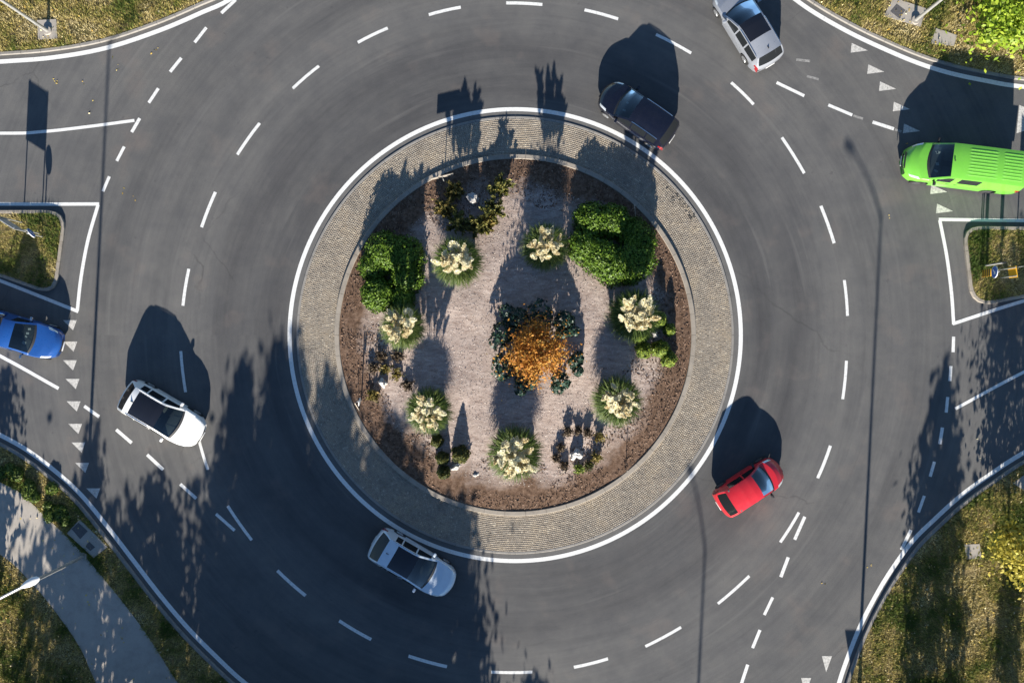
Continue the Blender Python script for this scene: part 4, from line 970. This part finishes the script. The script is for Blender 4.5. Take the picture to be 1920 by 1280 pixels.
# ------------------------------------------------------------------ vehicles
def sstep(a, b, x):
    t = min(1, max(0, (x - a) / (b - a))); return t * t * (3 - 2 * t)
def vehicle(name, label, cat, s, loc, heading, paint, group=None):
    """lofted body: u runs from the nose (0) to the tail (L); parts are cut out of one continuous skin"""
    L, W, H = s['L'], s['W'], s['H']; HW = W / 2
    cu, cz, rf, rr, tu, tz = s['cowl'][0], s['cowl'][1], s['rf'], s['rr'], s['tail'][0], s['tail'][1]
    wr = s.get('wr', .31); ra = wr + .055; zb0 = .20; wheels_u = s['wheels']
    ztk = s.get('ztk') or [(0, s.get('nose', .58)), (.05, s.get('nose', .58) + .07), (.22, s.get('hood', .72)), (cu * .6, (s.get('hood', .72) + cz) / 2 + .035), (cu, cz), (cu + (rf - cu) * .5, cz + (H - .06 - cz) * .53), (rf, H - .06), (rf + .3, H - .012), ((rf + rr) / 2, H), (rr, H - .045), (tu, tz), (L - .05, tz - .10), (L, .62)]
    zx, zy = zip(*ztk)
    wk = s.get('wk') or [(0, .66), (.06, .78), (.18, .88), (.42, .955), (.9, .995), (1.4, 1.0), (L - 1.0, 1.0), (L - .45, .975), (L - .15, .92), (L - .04, .85), (L, .78)]
    wx, wy = zip(*wk)
    rw = HW * s.get('roofw', .74); bz = s.get('belt', (cz - .03, tz - .02))
    us = set(np.round(np.arange(0, L + .001, .14), 3)) | {0, L, cu, cu + .09, rf, rr, tu} | set(zx) | set(wx)
    for w in wheels_u:
        for a in np.linspace(0, math.pi, 9): us.add(round(w + ra * math.cos(a), 3))
    for a, b_ in s.get('win', []): us |= {a, b_}
    if 'pano' in s: us |= set(s['pano'])
    us |= {.10, .46, L - .30}
    us = sorted(us); cl = [us[0]]
    for u in us[1:]:
        if u - cl[-1] > .012: cl.append(u)
    us = cl
    def ring(u):
        hw = HW * np.interp(u, wx, wy); zt = np.interp(u, zx, zy); zb = zb0 + .10 * (1 - sstep(0, .4, u)) + .12 * sstep(L - .5, L, u)
        for w in wheels_u:
            du = abs(u - w)
            if du < ra * .999: zb = max(zb, wr + math.sqrt(ra * ra - du * du))
        zbelt = min(np.interp(u, [cu, tu], bz), zt - .035); zsh = max(zb + .06, zbelt - .13)
        t = min(1, max(0, (zt - zbelt - .035) / (H - np.interp(u, [cu, tu], bz) - .035)))
        yb = hw * .955; yr = yb * .965 + (min(rw, yb * .965) - yb * .965) * t; zr = zbelt + (zt - zbelt) * (.80 if t > .3 else .6 + .2 * t / .3)
        zr = max(zr, zt - .085) if t > .3 else zr
        zm = max(zb + .045, zsh - .22)
        pts = [(0, zb), (hw * .90, zb), (hw * .975, zb + .03), (hw, zm), (hw * .99, zsh), (yb, zbelt), (yb + (yr - yb) * .88, zbelt + (zr - zbelt) * .86), (yr, zr)] + [(y, zr + (zt - zr) * (1 - (y / yr) ** 2.3)) for y in [max(.02, yr - .075) * q for q in (1, .74, .48, .22, 0)]]
        bf = s.get('bow', .30) * (1 - sstep(0, rf + .35, u)) + .02; br = s.get('bowr', .15) * sstep(rr - .4, L, u)
        full = [(-y, z) for y, z in pts] + [(y, z) for y, z in pts[-2:0:-1]]
        return [(L / 2 - u - bf * (y / HW) ** 2 + br * (y / HW) ** 2, y, z) for y, z in full]
    rings = [ring(u) for u in us]
    parts = {}
    def put(k, f): parts.setdefault(k, []).append(f)
    for i in range(len(us) - 1):
        um = (us[i] + us[i + 1]) / 2
        for k in range(24):
            j = k if k < 12 else 23 - k; sd_ = 'r' if k < 12 else 'l'
            f = [rings[i][k], rings[i][(k + 1) % 24], rings[i + 1][(k + 1) % 24], rings[i + 1][k]]
            key = ('body', '')
            if j >= 8:
                if um < cu and um > .16: key = ('bonnet', '')
                elif cu < um < cu + .09: key = ('cowl', '')
                elif cu < um < rf: key = ('windscreen', '')
                elif rf < um < rr: key = ('sunroof', '') if 'pano' in s and s['pano'][0] < um < s['pano'][1] else ('roof', '')
                elif rr < um < tu and not s.get('blind'): key = ('rear_window', '')
            elif j == 7:
                if rf < um < rr: key = ('roof', '')
                elif .10 < um < .46: key = ('headlight', sd_)
                elif um < cu and um >= .46: key = ('bonnet', '')
            elif j in (5, 6) and .10 < um < .46: key = ('headlight', sd_)
            elif j == 5 and any(a < um < b_ for a, b_ in s.get('win', [])):
                w = [q for q, (a, b_) in enumerate(s['win']) if a < um < b_][0]; key = ('side_window', sd_ + str(w))
            elif j in (4,) and um > L - .30: key = ('taillight', sd_)
            elif j == 3 and um > L - .16: key = ('taillight', sd_)
            elif j in (0, 1): key = ('underbody', '')
            put(key, f)
    put(('body', ''), rings[0][::-1]); put(('body', ''), rings[-1])
    o = empty(name, loc, heading, label, cat, group)
    mats = {'body': paint, 'bonnet': paint, 'roof': s.get('roofmat', paint), 'sunroof': M['pano'], 'cowl': M['plastic'], 'windscreen': M['glass'], 'rear_window': M['glass_dark'], 'side_window': M['glass_dark'], 'headlight': M['headlight'], 'taillight': M['taillight'], 'underbody': M['plastic']}
    made = {}
    for (k, sfx), fs in parts.items():
        idx, V, F = {}, [], []
        for f in fs:
            q = []
            for v in f:
                kk = (round(v[0], 4), round(v[1], 4), round(v[2], 4))
                if kk not in idx: idx[kk] = len(V); V.append(v)
                if idx[kk] not in q: q.append(idx[kk])
            if len(q) > 2: F.append(q)
        bm = bmesh.new(); vs = [bm.verts.new(v) for v in V]
        for f in F:
            try: bm.faces.new([vs[i] for i in f])
            except ValueError: pass
        if k in ('bonnet',):
            pass
        me = bmobj(k, bm, mats[k], o, True, R(38), recalc=False); me.data.flip_normals()
        made.setdefault(k, me)
    body = made['body']
    hwf = lambda u: HW * np.interp(u, wx, wy)
    def box(nm, c, sz, mt, par=o, bev=.01, rz=0):
        bm = bmesh.new(); add_box(bm, c, sz, rz, bev); return bmobj(nm, bm, mt, par, True)
    # interior
    fz = bz[0] - .22
    box('cabin_floor', (L / 2 - (cu + rr) / 2 - .1, 0, fz - .05), (rr - cu + .6, W * .82, .08), M['interior'])
    dz = box('dashboard', (L / 2 - cu - .42, 0, cz - .10), (.5, W * .78, .20), M['dash'], bev=.06)
    if s.get('papers'):
        for q in range(s['papers']): box('paper', (L / 2 - cu - .38 - random.uniform(0, .12), random.uniform(-.55, .45), cz + .012), (random.uniform(.08, .2), random.uniform(.06, .16), .006), M['paper'], dz, 0, random.uniform(-.5, .5))
    seat_rows = s.get('rows', [cu + 1.25, cu + 2.1])
    for q, su in enumerate(seat_rows):
        for y in (-.38, .38):
            st_ = box('seat', (L / 2 - su, y, fz + .10), (.50, .48, .16), M['seat'], bev=.05)
            box('seat_back', (L / 2 - su - .27, y, fz + .40), (.14, .46, .56), M['seat'], st_, .05)
            box('headrest', (L / 2 - su - .29, y, min(fz + .76, H - .16)), (.09, .25, .16), M['seat'], st_, .035)
    bm = bmesh.new(); pts = [(L / 2 - cu - .72 + .09 * math.sin(t), .38 + .18 * math.cos(t), cz - .02 + .15 * math.sin(t)) for t in np.linspace(0, 2 * math.pi, 15)]; add_tube(bm, pts, [.015] * 15, 6); bmobj('steering_wheel', bm, M['plastic'], o, True)
    # trim
    nz = s.get('nose', .58)
    box('grille', (L / 2 - .02, 0, nz - .10), (.05, W * .36, .10), M['plastic'])
    box('number_plate', (L / 2 + .006, 0, nz - .24), (.02, .48, .10), M['sign_white'], bev=.004); box('number_plate', (-L / 2 - .004, 0, .50), (.02, .48, .10), M['sign_white'], bev=.004)
    for sg in (-1, 1):
        mu = cu + s.get('mir', .42); my = sg * (hwf(mu) + .09)
        mo = box('mirror', (L / 2 - mu, my, bz[0] + .10), (.13, .20, .15), s.get('mirmat', paint), bev=.045); box('mirror_stalk', (L / 2 - mu + .02, sg * (hwf(mu) - .01), bz[0] + .04), (.07, .10, .04), M['plastic'], mo, .01)
        for u in s.get('handles', [cu + 1.35, cu + 2.25]):
            if u < rr: box('door_handle', (L / 2 - u, sg * (HW * .988 + .004), bz[0] - .12), (.17, .03, .03), s.get('mirmat', paint), bev=.008)
        for wu in wheels_u:
            y1 = sg * (hwf(wu) - .012); y0 = sg * (hwf(wu) - .205)
            bm = bmesh.new(); add_cyl(bm, (0, y0, 0), (0, y1, 0), wr, wr, 28)
            bmesh.ops.bevel(bm, geom=[e for e in bm.edges if abs(e.verts[0].co.y - e.verts[1].co.y) < 1e-4], offset=.022, segments=2, affect='EDGES')
            t_ = bmobj('wheel', bm, M['tyre'], o, True); t_.location = (L / 2 - wu, 0, wr)
            bm = bmesh.new(); add_cyl(bm, (0, y1 - sg * .03, 0), (0, y1 + sg * .003, 0), wr * .64, wr * .60, 24)
            for q in range(5): a = q * 2 * math.pi / 5; add_box(bm, (math.cos(a) * wr * .33, y1 + sg * .004, math.sin(a) * wr * .33), (wr * .5, .014, .05), rot=Matrix.Rotation(-a, 3, 'Y'))
            bmobj('rim', bm, s.get('rim', M['rim']), t_)
        if s.get('rails'):
            pts = [(L / 2 - u, sg * (rw + .0), np.interp(u, zx, zy) + z - .065) for u, z in ((rf + .2, -.05), (rf + .32, .0), ((rf + rr) / 2, .005), (rr - .25, .0), (rr - .12, -.05))]
            bm = bmesh.new(); add_tube(bm, pts, [.018] * 5, 8); bmobj('roof_rail', bm, s['rails'], o, True)
    for q, y in enumerate((-.12, .42)):
        bm = bmesh.new(); a = Vector((L / 2 - cu - .05 - .02, y, cz + .012)); u2 = cu + .28; bb = Vector((L / 2 - u2 - .05, y - .52, np.interp(u2, zx, zy) + .012))
        a.x -= .25 * (y / HW) ** 2 * .9; bb.x -= .22 * (bb.y / HW) ** 2
        add_cyl(bm, a, bb, .008, .006, 6); bmobj('wiper', bm, M['plastic'], o)
    if s.get('fin', True):
        bm = bmesh.new(); fx = L / 2 - (rr - .25); vs = [bm.verts.new(v) for v in ((fx + .10, -.015, H - .05), (fx + .10, .015, H - .05), (fx - .08, .02, H - .05), (fx - .08, -.02, H - .05), (fx - .07, .004, H + .06), (fx - .07, -.004, H + .06))]
        for f in ((0, 1, 4, 5), (1, 2, 4), (2, 3, 5, 4), (3, 0, 5), (0, 3, 2, 1)): bm.faces.new([vs[i] for i in f])
        bmobj('aerial', bm, M['plastic'], o)
    return o, dict(box=box, zx=zx, zy=zy, body=body, made=made)
def head(dx, dy): return math.atan2(-dy, dx)
PT_ = lambda x, y, h=.7: PT(x, y, h)

vehicle('car', 'white crossover with black glass roof in the left lane', 'car', dict(L=4.30, W=1.80, H=1.58, cowl=(1.05, 1.00), rf=2.00, rr=3.72, tail=(4.16, 1.08), nose=.66, hood=.86, wheels=(.84, 3.46), win=[(1.40, 2.20), (2.28, 3.05), (3.12, 3.5)], pano=(2.0, 3.42), rails=car_paint('white_rail', (.78, .78, .78)), wr=.335), PT_(304, 777, .75), head(.862, .507), car_paint('white_paint', (.80, .80, .79)), 'cars on the roundabout')
vehicle('car', 'silver blue hatchback with dark glass roof in the shade at the lower left', 'car', dict(L=4.45, W=1.79, H=1.48, cowl=(1.12, .94), rf=2.12, rr=3.78, tail=(4.30, 1.0), nose=.60, hood=.78, wheels=(.88, 3.52), win=[(1.5, 2.3), (2.38, 3.1), (3.17, 3.5)], pano=(2.12, 3.25), rails=M['chrome'], roofw=.73), PT_(774, 1057, .7), head(.862, .507), car_paint('silver_blue_paint', (.58, .66, .74), .15, .32), 'cars on the roundabout')
vehicle('car', 'red hatchback beside the cobbled apron at the lower right', 'car', dict(L=3.56, W=1.60, H=1.50, cowl=(.74, .98), rf=1.52, rr=3.02, tail=(3.44, 1.02), nose=.62, hood=.84, wheels=(.66, 2.90), win=[(1.02, 1.85), (1.93, 2.7)], bow=.26, roofw=.77, rows=[1.85, 2.55], mirmat=M['plastic'], fin=False, rim=M['rim_dark'], handles=[1.8]), PT_(1406, 912, .7), head(.839, -.545), car_paint('red_paint', (.56, .018, .028)), 'cars on the roundabout')
vehicle('car', 'black people carrier at the top right of the island', 'car', dict(L=4.12, W=1.76, H=1.58, cowl=(.95, 1.0), rf=1.82, rr=3.66, tail=(4.0, 1.06), nose=.64, hood=.84, wheels=(.80, 3.36), win=[(1.28, 2.05), (2.13, 2.9), (2.97, 3.5)], rails=M['chrome'], papers=2, roofw=.76, fin=False), PT_(1196, 214, .75), head(-.824, -.566), car_paint('black_paint', (.004, .005, .013), .0, .25), 'cars on the roundabout')
vehicle('car', 'silver estate car with dark front roof at the top right edge of the picture', 'car', dict(L=4.50, W=1.77, H=1.50, cowl=(1.18, .95), rf=2.16, rr=4.04, tail=(4.38, 1.0), nose=.60, hood=.78, wheels=(.90, 3.55), win=[(1.55, 2.3), (2.38, 3.1), (3.18, 3.95)], pano=(2.16, 3.15), rails=M['chrome'], roofw=.75), PT_(1401, 47, .7), head(-.519, -.855), car_paint('silver_paint', (.33, .35, .39), .3, .3), 'cars on the roundabout')

# green van
gp_ = car_paint('green_paint', (.15, .47, .045), 0, .4)
van, vi = vehicle('van', 'bright green panel van entering from the right', 'van', dict(L=5.62, W=1.93, H=2.08, cowl=(.98, 1.24), rf=1.86, rr=5.42, tail=(5.56, 1.5), nose=.78, hood=1.02, wheels=(.92, 4.42), wr=.34, win=[(1.35, 2.15), (2.45, 3.45)], roofw=.86, bow=.42, bowr=.05, blind=True, belt=(1.24, 1.30), rows=[2.05], papers=5, mirmat=M['plastic'], handles=[2.1, 2.5], fin=False, rim=M['rim_dark'],
    wk=[(0, .66), (.06, .78), (.18, .88), (.42, .955), (.9, .99), (1.4, 1.0), (5.3, 1.0), (5.55, .985), (5.62, .95)]), P(1787, 319), head(-.9925, -.122), gp_)
Lv = 5.62
for k in range(9):
    y = -.60 + .15 * k
    for u0, u1 in ((2.55, 4.05), (4.2, 5.25)):
        V, F = [], []; uu = np.linspace(u0, u1, 9)
        for q, u in enumerate(uu):
            zs = float(np.interp(u, vi['zx'], vi['zy'])) - .085 * (abs(y) / .83) ** 2.3; hh = .010 if 0 < q < 8 else -.004
            V += [(Lv / 2 - u, y - .036, zs - .012), (Lv / 2 - u, y - .020, zs + hh), (Lv / 2 - u, y + .020, zs + hh), (Lv / 2 - u, y + .036, zs - .012)]
        for q in range(8):
            for e in range(3): F.append((4 * q + e, 4 * q + e + 1, 4 * q + e + 5, 4 * q + e + 4))
        bm = bmesh.new(); vs = [bm.verts.new(v) for v in V]
        for f in F: bm.faces.new([vs[e] for e in f])
        bmesh.ops.recalc_face_normals(bm, faces=bm.faces)
        rb = bmobj('roof_rib', bm, gp_, vi['made']['roof'], True, recalc=False)
        if rb.data.polygons[1].normal.z < 0: rb.data.flip_normals()
for y in (-.45, .45): vi['box']('bonnet_vent', (Lv / 2 - .80 - .06, y, 1.165), (.11, .26, .02), M['plastic'], vi['made']['bonnet'], .004)
vi['box']('bonnet_grille', (Lv / 2 - .07, 0, .865), (.05, .80, .07), M['plastic'], van, .01)
vi['box']('roof_aerial', (Lv / 2 - 1.95, .02, 2.085), (.06, .06, .05), M['plastic'], van, .01)

# blue pickup
bp = car_paint('blue_paint', (.012, .075, .29), .1, .3)
Lp = 4.75
pk, pi_ = vehicle('pickup_truck', 'blue pickup truck waiting at the give way triangles on the left', 'pickup', dict(L=Lp, W=1.70, H=1.84, cowl=(1.10, 1.06), rf=1.92, rr=2.55, tail=(2.75, 1.08), nose=.68, hood=.90, wheels=(.80, 3.75), wr=.33, win=[(1.45, 2.2)], roofw=.77, rows=[2.0], papers=4, fin=False, handles=[2.2], mirmat=M['chrome'], bow=.34,
    ztk=[(0, .66), (.05, .74), (.22, .90), (.66, 1.01), (1.10, 1.06), (1.52, 1.44), (1.92, 1.77), (2.1, 1.83), (2.3, 1.84), (2.55, 1.79), (2.75, 1.08), (2.80, .80), (4.70, .80), (Lp, .62)]), P(40, 624), head(.961, .276), bp)
for sg in (-1, 1):
    pi_['box']('bed_side', (Lp / 2 - 3.77, sg * .79, .93), (1.92, .07, .30), bp, pk, .02)
    bm = bmesh.new(); add_tube(bm, [(Lp / 2 - u, sg * .76, z) for u, z in ((2.86, 1.08), (2.95, 1.22), (4.5, 1.22), (4.62, 1.08))], [.022] * 4, 8); bmobj('bed_rail', bm, M['chrome'], pk, True)
pi_['box']('tailgate', (-Lp / 2 + .05, 0, .93), (.07, 1.5, .30), bp, pk, .02)
pi_['box']('bed_floor', (Lp / 2 - 3.77, 0, .815), (1.86, 1.48, .02), M['plastic'], pk, .004)
bm = bmesh.new(); add_tube(bm, [(Lp / 2 - 2.86, -.66, .9), (Lp / 2 - 2.9, -.64, 1.76), (Lp / 2 - 2.9, .64, 1.76), (Lp / 2 - 2.86, .66, .9)], [.03] * 4, 8); bmobj('roll_bar', bm, M['chrome'], pk, True)
bm = bmesh.new(); add_box(bm, (0, 0, .22), (.9, .62, .44), 0, .03); cg = bmobj('cargo_crate', bm, M['sign_grey'], None, True)
cm = pk.matrix_basis @ Vector((Lp / 2 - 3.6, -.30, .828)); cg.location = cm; cg.rotation_euler = pk.rotation_euler; setp(cg, 'grey box lying in the bed of the blue pickup', 'crate')
